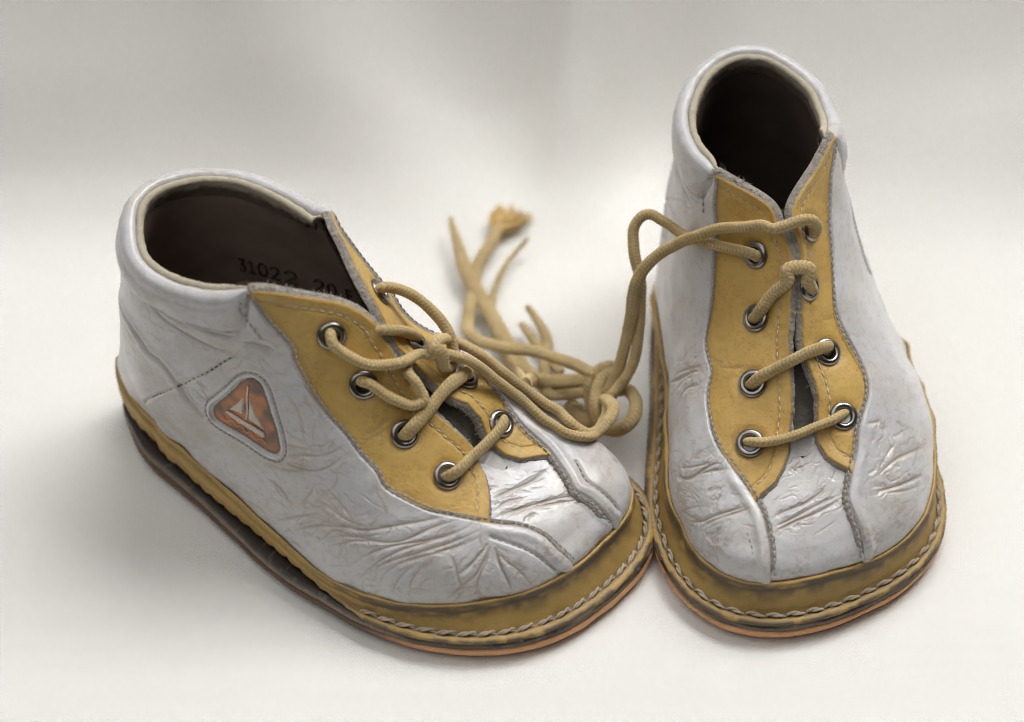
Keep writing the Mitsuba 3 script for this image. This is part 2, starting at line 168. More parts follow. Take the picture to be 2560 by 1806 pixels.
FEATS = {"A":{"qlat":[[0.3342,0.9556],[0.3276,0.8945],[0.3184,0.8376],[0.3034,0.7775],[0.3007,0.7414],[0.2881,0.6744],[0.2753,0.6269],[0.2611,0.596],[0.2431,0.5832],[0.2281,0.5759],[0.2108,0.5767],[0.2036,0.5543],[0.1838,0.553],[0.1566,0.5568],[0.1259,0.5805],[0.1012,0.5785],[0.0938,0.5729],[0.0749,0.5382],[0.0608,0.4337],[0.0563,0.2881],[0.0502,0.0643]],"qmed":[[-0.3125,0.975],[-0.3015,0.9266],[-0.2972,0.7833],[-0.2806,0.7083],[-0.2653,0.6667],[-0.2528,0.6083],[-0.2361,0.5667],[-0.2208,0.5583],[-0.1853,0.6461],[-0.1519,0.711],[-0.1322,0.72],[-0.1014,0.7333],[-0.0644,0.7051],[-0.0374,0.6843],[-0.0198,0.6469],[0.0014,0.5537],[0.0041,0.4464],[0.0074,0.2657],[0.0058,0.0995]],"elat":[[0.3336,0.9822],[0.3227,0.9897],[0.3042,1.0],[0.2821,0.993],[0.2656,0.9858],[0.265,0.9945],[0.2542,0.9918],[0.2428,0.9978],[0.2306,1.0],[0.2209,0.9983],[0.2106,0.996],[0.198,0.9926],[0.1801,0.9909],[0.1584,0.991],[0.1393,0.9853],[0.119,0.9876],[0.1005,0.9849],[0.0824,0.95],[0.0817,0.8611],[0.0734,0.9023],[0.0819,0.7896],[0.0961,0.6142]],"emed":[[-0.3125,0.975],[-0.2944,1.0],[-0.2847,1.0],[-0.2722,1.0],[-0.2611,1.0],[0.2556,1.0],[0.25,1.0],[0.25,1.0],[0.2375,1.0],[0.225,1.0],[0.2153,1.0],[-0.2028,1.0],[-0.1856,0.9951],[-0.1569,1.0],[-0.1431,1.0],[-0.1208,1.0],[-0.0944,1.0],[-0.0708,1.0],[-0.0425,0.9855],[-0.033,0.8819],[-0.0497,0.7224]],"eyeL":[[0.2751,0.8737],[0.2424,0.7809],[0.1915,0.8091],[0.1382,0.7719]],"eyeM":[[-0.2702,0.7883],[-0.2249,0.7929],[-0.1708,0.81],[-0.1079,0.8509]],"collar":[[0.4717,0.7534],[0.449,0.8597],[0.4324,0.8303],[0.4149,0.8172],[0.3965,0.8174],[0.3814,0.8116],[0.3672,0.7899],[0.3531,0.7595],[0.3327,0.7551],[0.3113,0.7623]],"cend":[[0.3378,0.9814],[0.3421,0.9142],[0.3346,0.8346],[0.3246,0.7705]],"emb":[[0.3698,0.4023],[0.3685,0.4266],[0.3604,0.4805],[0.349,0.5555],[0.3414,0.6],[0.3364,0.6145],[0.3309,0.6203],[0.3263,0.6136],[0.3219,0.5998],[0.317,0.5616],[0.3113,0.5112],[0.3052,0.4648],[0.2998,0.419],[0.2973,0.3806],[0.3005,0.3474],[0.3055,0.3343],[0.319,0.3233],[0.3381,0.3312],[0.3552,0.3346],[0.3658,0.3453],[0.3697,0.3665]],"sail1":[[0.3524,0.4366],[0.3392,0.517],[0.3405,0.4371]],"sail2":[[0.3352,0.5239],[0.3327,0.5011],[0.3272,0.4595],[0.318,0.4124],[0.3355,0.4268]],"mast":[[0.336,0.5677],[0.3364,0.5015],[0.3361,0.4409],[0.338,0.4215]],"hull":[[0.3551,0.4196],[0.3519,0.4184],[0.346,0.4097],[0.3371,0.4026],[0.3265,0.398],[0.3186,0.3946]],"wave":[[0.359,0.3905],[0.3549,0.3754],[0.3493,0.3914],[0.3461,0.3743],[0.3405,0.3846],[0.3364,0.3674],[0.3317,0.3757],[0.3273,0.3601],[0.3205,0.3737],[0.3157,0.3623]],"side":[[0.4472,0.143],[0.4153,0.3124],[0.4007,0.3974],[0.3878,0.4759],[0.3769,0.5451],[0.3671,0.5929],[0.3592,0.6352],[0.348,0.6852]],"counter":[[0.475,0.5314],[0.4506,0.5723],[0.4284,0.5392],[0.4214,0.5101],[0.4128,0.5084],[0.4027,0.485],[0.3953,0.4462],[0.3866,0.3902],[0.375,0.3441]],"vampst":[[0.1012,0.4896],[0.094,0.4655],[0.0803,0.3917],[0.0708,0.2684],[0.0636,0.0907],[0.06,0.0169]],"vampst2":[[-0.0381,0.5691],[-0.0151,0.5108],[-0.0074,0.3712],[-0.0036,0.1511]],"creases":[[[[0.2505,0.1909],[0.2349,0.2769],[0.2165,0.3167],[0.1968,0.3872],[0.1704,0.4743],[0.1336,0.5884]],0.5],[[[0.2494,0.1518],[0.2291,0.2428],[0.2088,0.3],[0.1825,0.3569],[0.1563,0.4734],[0.1261,0.5761]],0.55],[[[0.2221,0.114],[0.2036,0.248],[0.1823,0.3418],[0.1495,0.4379],[0.1106,0.5772]],0.5],[[[0.2125,0.0746],[0.2027,0.1772],[0.182,0.311],[0.1563,0.4095],[0.1303,0.5189]],0.45],[[[0.2049,0.0589],[0.1988,0.1793],[0.1792,0.2843],[0.1429,0.4146],[0.104,0.5533]],0.4],[[[0.1962,0.0614],[0.1912,0.172],[0.1741,0.2774],[0.1364,0.4056],[0.1043,0.5144]],0.35],[[[0.1854,0.0536],[0.1814,0.1557],[0.1667,0.2819]],0.35],[[[0.1724,0.0751],[0.1706,0.174],[0.1566,0.3066]],0.3],[[[0.1418,0.2146],[0.13,0.2738],[0.1147,0.3823],[0.1037,0.4643]],0.6],[[[0.1353,0.1702],[0.1264,0.2054],[0.1138,0.3289],[0.1021,0.4537]],0.55],[[[0.1239,0.078],[0.1205,0.2027],[0.111,0.339],[0.1017,0.4536]],0.5],[[[0.0979,0.0435],[0.0995,0.1869],[0.1015,0.3205],[0.1012,0.443]],0.7],[[[0.085,0.0826],[0.0897,0.2329],[0.0956,0.312],[0.0998,0.3989]],0.5],[[[0.0868,0.0261],[0.0841,0.0559],[0.0881,0.1675]],0.3],[[[0.1448,0.0801],[0.1344,0.1577],[0.1219,0.2518]],0.4],[[[0.1296,0.0858],[0.1348,0.2059],[0.1376,0.3299],[0.1431,0.3969]],0.35],[[[0.0836,0.7379],[0.041,0.8228],[-0.0078,0.7961],[-0.0278,0.7208]],0.6],[[[0.0912,0.6152],[0.0733,0.6516],[0.0446,0.6652],[0.0205,0.6165],[0.0053,0.5165]],0.6],[[[0.0785,0.611],[0.0502,0.652],[0.0275,0.6035],[0.0094,0.4859]],0.45],[[[0.0883,0.6557],[0.0656,0.7269],[0.0344,0.7283]],0.3],[[[0.2964,0.3692],[0.2769,0.4202],[0.2602,0.4664],[0.2416,0.5659]],0.45],[[[0.2971,0.351],[0.2743,0.3701],[0.2574,0.42],[0.2385,0.5435]],0.5],[[[0.3178,0.2799],[0.2929,0.3182],[0.2627,0.3988]],0.35],[[[0.2996,0.415],[0.2841,0.4327],[0.2667,0.4679]],0.35],[[[0.2628,0.2991],[0.2448,0.3075],[0.2261,0.3225],[0.2066,0.3632]],0.3],[[[0.2615,0.3769],[0.2633,0.3084],[0.274,0.2059]],0.3],[[[0.2945,0.0708],[0.2728,0.1686],[0.2496,0.2687]],0.35],[[[0.2782,0.0779],[0.2534,0.1987],[0.2307,0.2775],[0.209,0.3613]],0.4],[[[0.2457,0.1572],[0.2357,0.2418],[0.2186,0.2817],[0.192,0.3826]],0.45],[[[0.2394,0.1569],[0.2179,0.2602],[0.1889,0.3415]],0.4],[[[0.3038,0.0314],[0.3166,0.0585],[0.3477,0.0084]],0.25],[[[0.2746,0.1802],[0.2895,0.2257],[0.3139,0.2319]],0.3],[[[0.2137,0.3219],[0.2271,0.3463],[0.2408,0.3592],[0.2561,0.3734]],0.3],[[[0.2795,0.4699],[0.2858,0.546],[0.3001,0.6055]],0.25],[[[0.2687,0.6046],[0.2812,0.6452],[0.2946,0.6775]],0.2],[[[0.3818,0.4772],[0.3736,0.4442],[0.3683,0.4432]],0.4],[[[0.388,0.4616],[0.3828,0.4094],[0.3745,0.3726]],0.35],[[[0.377,0.5288],[0.3687,0.4984]],0.35],[[[0.4304,0.8666],[0.4123,0.7937],[0.3843,0.7395],[0.3534,0.7052],[0.3379,0.7067]],0.5],[[[0.3419,0.7532],[0.3276,0.7558],[0.3132,0.7535]],0.5],[[[0.4645,0.4907],[0.434,0.5019]],0.35],[[[0.3483,0.6803],[0.3409,0.7259]],0.3],[[[0.2899,0.7252],[0.2812,0.766],[0.27,0.7875]],0.3],[[[0.2912,0.7327],[0.2774,0.7487],[0.267,0.7891]],0.3],[[[0.2328,0.6181],[0.2156,0.7483],[0.2089,0.8259]],0.5],[[[0.2297,0.6163],[0.2178,0.6976],[0.2092,0.7715]],0.4],[[[-0.2111,1.0],[0.2182,0.9574],[0.2315,0.8769]],0.2]]},"B":{"qmed":[[-0.3264,1.0],[-0.3206,0.8796],[-0.3149,0.8185],[-0.3033,0.7479],[-0.2964,0.701],[-0.2915,0.6506],[-0.2741,0.5527],[-0.2544,0.4706],[-0.2366,0.4403],[-0.2128,0.4927],[-0.2011,0.5084],[-0.1884,0.4885],[-0.1646,0.4924],[-0.143,0.5068],[-0.1244,0.5333],[-0.1187,0.5453],[-0.0976,0.5776],[-0.0767,0.5963],[-0.0599,0.5979],[-0.0419,0.5662],[-0.0295,0.4839],[-0.0202,0.3515],[-0.0148,0.0821]],"qlat":[[0.3313,0.9412],[0.3202,0.9005],[0.3091,0.8862],[0.2932,0.8299],[0.2771,0.7828],[0.2669,0.7514],[0.2464,0.7304],[0.225,0.7453],[0.2077,0.7339],[0.1945,0.6944],[0.1785,0.661],[0.1607,0.6594],[0.1363,0.7011],[0.1135,0.7227],[0.0954,0.7061],[0.0773,0.6827],[0.0658,0.6399],[0.0572,0.5889],[0.0547,0.4946],[0.0553,0.3434],[0.0554,0.2139],[0.0562,0.0648]],"emed":[[-0.3208,1.0],[-0.2994,0.998],[-0.273,0.9719],[-0.2535,0.9962],[-0.2486,1.0],[-0.2458,1.0],[-0.2417,1.0],[-0.2389,1.0],[-0.2306,1.0],[-0.225,1.0],[-0.2097,1.0],[-0.1972,1.0],[-0.1778,1.0],[-0.1653,1.0],[-0.1405,0.998],[-0.1202,0.9924],[-0.1022,0.9911],[-0.0806,0.9607],[-0.0719,0.9532],[-0.053,0.9222],[-0.0453,0.8492],[-0.0446,0.7477],[-0.0554,0.6384]],"elat":[[0.3208,1.0],[0.3042,1.0],[0.2836,0.9927],[0.2634,0.9944],[0.25,1.0],[0.2472,1.0],[0.2444,0.9917],[0.2403,1.0],[0.2264,1.0],[-0.2097,1.0],[0.1917,1.0],[0.1806,1.0],[0.1694,1.0],[0.1542,1.0],[0.1361,1.0],[0.117,0.9991],[0.0939,0.9987],[0.0806,1.0],[0.0639,0.9769],[0.0603,0.96],[0.0584,0.8501],[0.0661,0.7624],[0.0738,0.6865]],"eyeM":[[-0.2603,0.8186],[-0.2229,0.7671],[-0.1649,0.7726],[-0.1117,0.7076]],"eyeL":[[0.2603,0.896],[0.2277,0.9213],[0.1829,0.8531],[0.1196,0.8236]],"collar":[[-0.4028,0.6917],[-0.3914,0.6442],[-0.3576,0.7448],[-0.3394,0.7454],[-0.3211,0.7425]],"cend":[[-0.325,1.0],[-0.3367,0.9115],[-0.3304,0.8085],[-0.3218,0.7476]],"vampst":[[-0.0646,0.5744],[-0.0572,0.4776],[-0.0451,0.3952],[-0.0356,0.3064],[-0.03,0.0742]],"vampst2":[[0.0713,0.517],[0.0674,0.4524],[0.0671,0.341],[0.0657,0.2243],[0.0648,0.1147]],"counter":[[-0.3445,0.4544],[-0.3279,0.4366],[-0.3101,0.415],[-0.2884,0.4228],[-0.259,0.4737]],"emb":[[0.3021,0.629],[0.3003,0.5873],[0.296,0.5397],[0.2877,0.4933],[0.2777,0.4748]],"creases":[[[[-0.1477,0.151],[-0.1287,0.3015],[-0.1242,0.4228],[-0.1154,0.5373]],0.55],[[[-0.1339,0.2168],[-0.1246,0.3731],[-0.114,0.4879],[-0.1056,0.5551]],0.5],[[[-0.1533,0.1636],[-0.1384,0.2996],[-0.1285,0.4098],[-0.1198,0.5261]],0.35],[[[-0.1083,0.1098],[-0.0954,0.2442],[-0.0816,0.3981],[-0.0622,0.5459]],0.7],[[[-0.0946,0.1895],[-0.0836,0.3425],[-0.0701,0.4607],[-0.0561,0.5599]],0.55],[[[-0.0731,0.1464],[-0.0775,0.2452],[-0.0766,0.3638]],0.35],[[[-0.0219,0.4627],[-0.0035,0.5551],[0.019,0.5922],[0.0539,0.6038]],0.6],[[[-0.0253,0.5007],[-0.0073,0.5763],[0.0196,0.6433],[0.0539,0.6246]],0.55],[[[-0.0315,0.5413],[-0.0151,0.6334],[0.011,0.6884],[0.0434,0.7375]],0.45],[[[-0.0419,0.888],[-0.0219,0.9864],[0.0482,0.9665]],0.3],[[[-0.0313,0.8862],[0.0062,0.9417],[0.0431,0.9112]],0.3],[[[0.084,0.5484],[0.1071,0.5003],[0.1269,0.4199],[0.159,0.2066]],0.4],[[[0.0774,0.5031],[0.0994,0.4003],[0.1156,0.3166],[0.1354,0.1915]],0.6],[[[0.0904,0.5401],[0.1081,0.5385],[0.1329,0.4864]],0.3],[[[0.0844,0.4602],[0.1031,0.338],[0.1282,0.1862]],0.4],[[[-0.2049,0.5511],[-0.1893,0.6819],[-0.1846,0.7399]],0.5],[[[-0.2552,0.0414],[-0.2287,0.2617],[-0.2236,0.3737],[-0.2072,0.4804]],0.5],[[[-0.2058,0.1774],[-0.2137,0.2759],[-0.1976,0.4618]],0.4],[[[-0.2109,0.5346],[-0.1945,0.6611]],0.3],[[[0.2076,0.8664],[0.2141,0.8023],[0.2169,0.7608]],0.3],[[[0.2367,0.9777],[0.2429,0.913],[0.2524,0.844]],0.3],[[[0.1264,0.6887],[0.1405,0.5907]],0.3],[[[-0.2386,0.143],[-0.2271,0.2939],[-0.2182,0.3962],[-0.2078,0.4779]],0.5],[[[-0.2456,0.1408],[-0.2323,0.2897],[-0.2153,0.4606]],0.4],[[[-0.4069,0.6],[-0.3872,0.5133],[-0.3403,0.5816]],0.3],[[[-0.4028,0.6833],[-0.3663,0.7166],[-0.3306,0.7139]],0.4],[[[-0.1151,0.1249],[-0.0922,0.258],[-0.082,0.3306]],0.3],[[[-0.1264,0.0],[-0.1082,0.2438],[-0.0959,0.356]],0.25]]}}
LACES = {"A":{"bar4":[[-15.5,-67.0,31.0],[-15.0,-69.0,34.7],[-13.0,-68.6,36.3],[-10.0,-65.2,36.5],[-7.2,-62.1,36.6],[-3.6,-57.2,37.0],[-2.2,-54.4,36.6],[-2.2,-50.5,33.5]],"bar3":[[-25.7,-60.7,39.2],[-25.1,-63.0,42.8],[-23.5,-62.5,45.0],[-21.1,-59.8,46.1],[-15.2,-52.5,48.2],[-13.1,-49.6,47.5],[-11.0,-45.3,45.4],[-9.9,-42.6,42.0],[-9.6,-41.6,38.1]],"bar2":[[-34.8,-53.2,50.5],[-35.2,-56.0,53.9],[-33.9,-57.3,54.9],[-31.5,-57.9,53.5],[-28.5,-58.8,51.3],[-25.6,-59.0,49.6],[-22.9,-59.0,48.9],[-20.8,-57.9,49.8],[-21.3,-56.8,51.2],[-22.8,-55.6,53.7],[-24.3,-54.0,54.4],[-24.6,-49.2,53.3]],"bar2m":[[-32.8,-41.0,56.0],[-30.9,-48.4,63.3],[-27.6,-47.1,62.2],[-25.2,-43.6,57.8],[-23.5,-41.0,53.9],[-23.3,-35.9,46.7]],"top":[[-41.8,-48.1,60.6],[-42.2,-50.9,64.7],[-41.7,-53.2,64.4],[-40.0,-53.9,62.3],[-36.7,-54.5,60.2],[-33.2,-54.9,58.9],[-29.6,-54.3,58.1],[-25.8,-53.7,58.2],[-21.7,-49.0,55.9],[-18.7,-49.3,55.7],[-16.4,-46.9,53.5],[-14.0,-46.2,52.3],[-10.9,-45.6,50.3],[-6.4,-45.1,45.7],[-1.8,-45.1,40.1],[2.9,-46.2,35.8],[7.6,-49.3,32.9],[10.2,-50.2,31.6],[13.0,-51.5,30.4],[16.1,-51.6,29.0],[18.9,-50.2,27.4],[22.0,-42.0,21.0],[23.7,-38.1,21.0],[24.3,-34.0,20.0],[24.2,-27.4,15.0],[22.9,-28.5,15.0]],"medial":[[-33.6,-30.7,55.3],[-31.6,-34.2,62.6],[-29.9,-34.1,63.1],[-27.2,-33.6,62.0],[-24.4,-34.0,60.8],[-21.4,-35.0,59.0],[-18.7,-36.3,56.8],[-16.4,-37.9,54.5],[-14.7,-39.7,52.1],[-14.1,-41.4,49.9],[-14.2,-43.4,48.4],[-14.9,-46.9,48.6],[-16.5,-48.9,52.1],[-16.8,-49.5,56.7],[-18.4,-49.2,58.5],[-17.6,-47.1,58.3],[-16.0,-42.0,53.9],[-14.5,-37.9,48.8],[-12.6,-38.1,47.7],[-9.5,-40.0,47.7],[-4.9,-40.9,43.8],[-0.2,-42.0,39.5],[4.5,-43.1,35.6],[8.6,-44.1,32.2],[11.5,-44.6,30.3],[14.2,-47.1,29.3],[17.2,-49.0,28.1],[20.2,-47.3,25.5],[23.5,-43.1,25.0],[25.0,-39.4,25.0],[24.7,-36.2,24.0],[23.4,-26.8,15.0]],"knot":[[26.7,-16.5,12.0],[25.3,-19.8,17.0],[23.4,-21.8,17.5],[21.8,-24.4,16.0],[21.2,-27.2,15.0],[21.4,-29.3,13.0],[22.3,-30.9,11.0],[24.0,-32.3,10.0],[26.2,-33.9,11.0],[28.6,-35.1,14.0],[30.6,-33.6,16.0],[31.3,-30.4,17.0],[30.6,-26.2,16.0],[29.2,-22.9,14.0],[27.3,-20.5,11.0]],"end":[[20.8,-14.8,8.0],[17.6,-14.1,8.0],[13.0,-14.4,8.0],[8.8,-14.4,8.0],[4.7,-10.4,6.0],[0.5,-2.0,5.0],[-2.9,5.5,5.0],[-6.4,13.8,5.0],[-9.5,21.1,5.0],[-12.9,28.7,6.0],[-14.7,36.8,6.0],[-16.1,42.7,7.0],[-17.1,47.8,7.0]],"end2":[[20.8,-18.5,8.0],[18.0,-18.6,8.0],[13.8,-19.4,8.0],[10.1,-19.4,8.0],[8.9,-10.9,4.0],[8.4,-4.6,4.0],[9.5,3.3,3.0],[8.0,8.3,4.0],[6.1,12.4,4.0],[4.0,15.3,5.0]],"end4":[[13.2,-7.1,3.0],[9.9,-2.6,3.0],[7.1,2.5,3.0],[4.8,5.5,4.0],[2.4,10.1,4.0]]},"B":{"bar4":[[57.1,-54.5,29.7],[57.5,-56.9,33.4],[60.0,-58.3,34.8],[63.8,-57.9,35.2],[67.8,-56.7,35.6],[72.8,-55.0,36.6],[76.7,-53.9,37.6],[79.3,-51.5,36.9],[80.9,-48.2,33.5]],"bar3":[[58.2,-42.4,37.2],[58.5,-44.9,41.1],[60.2,-45.1,43.8],[63.3,-44.2,45.4],[66.7,-43.3,47.0],[71.4,-41.0,47.9],[74.7,-39.1,47.2],[76.6,-37.2,45.5],[77.6,-34.9,41.2]],"bar2":[[59.0,-28.0,45.4],[59.3,-31.4,50.1],[60.8,-31.6,54.2],[63.6,-30.3,58.2],[66.3,-29.6,61.6],[66.0,-28.6,63.5],[71.3,-27.8,62.9],[71.1,-28.8,60.8],[71.6,-28.7,58.8],[72.6,-27.7,55.7],[73.1,-24.6,51.1]],"medial":[[60.2,-17.9,56.4],[59.3,-21.0,60.6],[56.4,-19.8,61.0],[53.1,-17.2,59.6],[48.7,-14.1,58.2],[44.8,-9.4,55.2],[41.5,-5.3,53.1],[38.8,-3.2,54.1],[37.4,-2.4,54.5],[35.6,-1.2,55.0],[33.8,-0.7,55.0],[32.0,-1.1,54.0],[30.6,-2.5,51.8],[30.5,-4.6,48.8],[31.1,-7.2,45.1],[32.2,-9.7,41.9],[32.4,-12.6,37.9],[32.3,-16.3,33.0],[31.9,-19.5,28.8],[30.8,-22.5,24.8],[28.6,-25.2,21.1],[26.6,-26.9,18.8],[24.5,-28.1,17.0],[21.8,-26.5,14.0]],"lateral":[[73.3,-12.0,60.0],[72.8,-17.7,64.8],[73.2,-18.3,67.2],[72.4,-18.8,69.9],[70.3,-19.7,71.7],[62.6,-22.2,71.1],[60.6,-20.8,70.8],[55.6,-18.6,68.1],[49.9,-15.2,63.9],[45.4,-14.4,61.1],[41.0,-11.9,56.0],[36.5,-12.0,51.9],[33.0,-12.6,48.2],[31.9,-13.2,46.1],[30.8,-14.3,43.1],[30.1,-16.1,38.6],[29.6,-18.3,33.4],[28.7,-20.3,28.4],[27.2,-22.8,22.7],[25.8,-24.5,18.5],[24.6,-25.5,16.0],[22.7,-23.6,12.0]],"knot":[[27.7,-15.6,11.0],[26.9,-17.2,15.0],[24.9,-17.5,17.0],[22.5,-18.6,17.0],[20.6,-19.8,16.0],[19.9,-21.4,14.0],[19.9,-23.0,11.0],[20.6,-23.7,8.0],[20.7,-24.4,5.0],[19.3,-24.6,3.5],[17.1,-19.8,2.5],[15.1,-16.7,2.5]],"end":[[24.2,-18.9,16.0],[21.2,-19.8,17.0],[18.7,-18.6,17.0],[15.8,-16.7,17.0],[12.8,-15.2,17.0],[9.9,-13.8,17.0],[6.2,-12.2,17.0],[2.3,-11.3,17.0],[0.0,-11.1,17.0],[-4.5,-6.4,13.0],[-8.4,-0.5,8.0],[-11.0,2.1,8.0],[-11.8,9.1,5.0],[-11.4,14.4,5.0],[-10.4,23.9,4.0],[-9.2,32.5,4.0],[-6.2,40.0,4.0],[-4.5,45.0,4.0],[-3.3,47.9,4.0]],"end3":[[20.4,-14.8,6.0],[16.2,-14.8,6.0],[11.6,-15.4,6.0],[7.0,-13.0,6.0],[3.6,-38.4,33.4],[-0.3,-4.0,4.0],[-4.2,6.2,3.0],[-5.6,14.0,3.0],[-5.2,21.2,3.0],[-2.6,30.0,4.0],[0.5,36.3,4.0],[4.3,40.5,6.0]]}}
TEXT = [[.596,.44],[.608,.432],[.6244,.425],[.6465,.4225],[.6655,.428],[.684,.447]]
F_END = {'A': (.335, 1-.312), 'B': (.322, 1-.325)}


# ------------------------------------------------------------------ shoe template: right shoe, x heel to toe, y to the inner side, z up
# ---- right-shoe template in millimetres: x heel->toe, +y medial (left), z up
# station: featherline point, top-edge point, bottom tangent, top tangent
ST = [
 ((122,  3,15),(97.5,-.5,30),(1.5,0,8),(-11,0,3.5)),        # toe centre
 ((119,-10,15),(95.5,-2,31.5),(1.5,-1,8),(-10,5,4.5)),
 ((111,-21,15),(91,-2.6,34.5),(1,-1.5,9),(-8,9,5)),
 ((100,-27,15),(86,-2.6,39),(0,-.5,10),(-5,11,6)),
 (( 88,-30,15),(79,-2.4,45),(-1,1,12),(-3,12,8)),
 (( 75,-30.5,14.5),(71,-2.2,53),(-1,2,14),(-1,13,11)),
 (( 62,-29.5,14),(61,-1.5,65),(-1,3,17),(-1,13,17)),       # tip of the flap
 (( 50,-28,14),(50,-9.5,71),(-1,3,18),(-1,7,18)),
 (( 40,-26.5,14),(39.5,-17,75),(-1,1,20),(0,2,18)),        # front end of the collar
 (( 27,-24.5,14),(26,-20,73),(-1,-1,21),(0,-1,18)),
 (( 14,-20.5,14),(13,-18.5,74),(-3,-2,22),(1,-2,18)),
 ((  4,-13,14),(4,-12,76),(-4,-2,22),(1,-1,18)),
 ((  -1,  0,14),(-.5,0,79),(-5,0,22),(1,0,18)),            # heel
 ((  4, 11,14),(4,11,77),(-4,2,22),(1,1,18)),
 (( 14, 17,14),(13,16.5,75.5),(-2,3,22),(1,2,18)),
 (( 27, 20,14),(26,17.5,75),(0,2,22),(0,1,18)),
 (( 41, 21.5,14),(41.5,14,74.5),(0,1,22),(0,-2,18)),
 (( 51, 22,14),(51.5,7,71),(0,0,21),(-1,-7,17)),
 (( 62, 22.5,14),(61.5,.2,65),(0,0,19),(-1,-11,15)),
 (( 75, 24,14.5),(71.5,1.4,53),(0,0,15),(-1,-12,9)),
 (( 88, 24.5,15),(79.5,1.6,45),(-.5,.5,13),(-3,-12,6)),
 ((100, 23,15),(86.5,1.6,39),(0,1,11),(-5,-10,5)),
 ((111, 18,15),(91.5,1.4,34.5),(1,1,9),(-8,-8,5)),
 ((119, 12,15),(95.5,.8,31.5),(1.5,1,8),(-10,-5,4.5)),
]
NS = len(ST)
A_ = np.array([np.ravel(s) for s in ST], float)
_k = np.arange(NS + 1) / NS
_cs = CubicSpline(_k, np.vstack([A_, A_[:1]]), bc_type='periodic')
def body0(u, v):
    c = _cs(np.mod(u, 1.0)); F, T, a, b = c[..., 0:3], c[..., 3:6], c[..., 6:9], c[..., 9:12]
    v = np.asarray(v, float)[..., None]; w = 1 - v
    return F*w**3 + (F+a)*3*w*w*v + (T-b)*3*w*v*v + T*v**3
SOLE = np.array([(-7,3),(-4,-11),(6,-22),(30,-31),(60,-38),(94,-39),(115,-30.5),(127,-15),(131.5,3),(127,19),(113,29.5),(90,33),(60,29),(30,25),(6,17)], float)
_ks = np.arange(len(SOLE)+1)/len(SOLE)
# arclength-uniform, starts at toe tip, runs lateral -> heel -> medial like u
def _mk():
    cs = CubicSpline(_ks, np.vstack([SOLE, SOLE[:1]]), bc_type='periodic')
    p = cs(np.linspace(0,1,2001)[:-1]); p = p[::-1]
    i = np.argmax(p[:,0]); p = np.roll(p,-i,0); p = np.vstack([p,p[:1]])
    s = np.r_[0,np.cumsum(np.linalg.norm(np.diff(p,axis=0),axis=1))]; 
    return CubicSpline(s/s[-1], p, bc_type='periodic'), s[-1]
sole_c, SOLE_LEN = _mk()
def sole0(s, z=0., inset=0.):
    s = np.mod(s,1.); p = sole_c(s); t = sole_c(s,1); t /= np.linalg.norm(t,axis=-1,keepdims=True)
    nrm = np.stack([-t[...,1], t[...,0]],-1)     # inward? checked below
    z = np.broadcast_to(z, s.shape)
    return np.concatenate([p + nrm*INSIGN*np.asarray(inset)[...,None] if np.ndim(inset) else p+nrm*INSIGN*inset, z[...,None]],-1)
INSIGN = 1.0
_c = sole_c(np.linspace(0,1,200)).mean(0)
if ((sole0(np.array([.25]),0,5.)[0,:2]-_c)**2).sum() > ((sole_c(.25)-_c)**2).sum(): INSIGN = -1.0


class Body:
    """One shoe's upper as a smooth surface S(u, v): u round the shoe (0 toe, 0.5 heel, lateral side first), v from the welt to the top edge."""
    def __init__(s, name):
        s.q = POSE[name]; s.mir = s.q[3]
        w = np.array(WARP[name], float)
        s.w = RBFInterpolator(w[:, :3], w[:, 3:], kernel='linear', smoothing=1.0, degree=1)
        nu, nv = 960, 161
        s.gu, s.gv = np.linspace(0, 1, nu+1), np.linspace(0, 1, nv)
        U, V = np.meshgrid(s.gu, s.gv, indexing='ij')
        P = s.warp(body0(U.ravel(), V.ravel())).reshape(nu+1, nv, 3)
        du = np.empty_like(P); du[1:-1] = P[2:]-P[:-2]; du[0] = du[-1] = P[1]-P[-2]
        dv = np.gradient(P, axis=1)
        s.P, s.Nn, s.dv = P, unit(np.cross(dv, du)*s.mir), dv*(nv-1)
    def warp(s, p):
        x, y, z = p[..., 0], p[..., 1]*s.mir, p[..., 2]; c, k = math.cos(s.q[2]), math.sin(s.q[2])
        p = np.stack([s.q[0]+c*x-k*y, s.q[1]+k*x+c*y, z], -1)
        return p + s.w(p.reshape(-1, 3)).reshape(p.shape)
    def _b(s, A, u, v):
        u, v = np.broadcast_arrays(np.mod(np.asarray(u, float), 1.), np.asarray(v, float))
        vc = np.clip(v, 0, 1)
        a, b = u*(len(s.gu)-1), vc*(len(s.gv)-1)
        i, j = np.minimum(a.astype(int), len(s.gu)-2), np.minimum(b.astype(int), len(s.gv)-2)
        a, b = (a-i)[..., None], (b-j)[..., None]
        return (A[i, j]*(1-a)+A[i+1, j]*a)*(1-b)+(A[i, j+1]*(1-a)+A[i+1, j+1]*a)*b
    def N(s, u, v):
        return unit(s._b(s.Nn, u, v))
    def dV(s, u, v):
        return s._b(s.dv, u, v)
    def S(s, u, v, h=0.):
        p = s._b(s.P, u, v); ex = (np.asarray(v, float)-np.clip(v, 0, 1))
        p = p + s.dV(u, v)*np.broadcast_to(ex, p.shape[:-1])[..., None]
        return p + s.N(u, v)*np.broadcast_to(np.asarray(h, float), p.shape[:-1])[..., None]
    def at(s, uv, h=0.):
        uv = np.asarray(uv, float); return s.S(uv[..., 0], uv[..., 1], h)
LU, LV = 330., 60.
SC = np.array([LU, LV])
def dense(uv, step=.6, closed=False):
    return resample(np.asarray(uv, float)*SC, step, closed)/SC

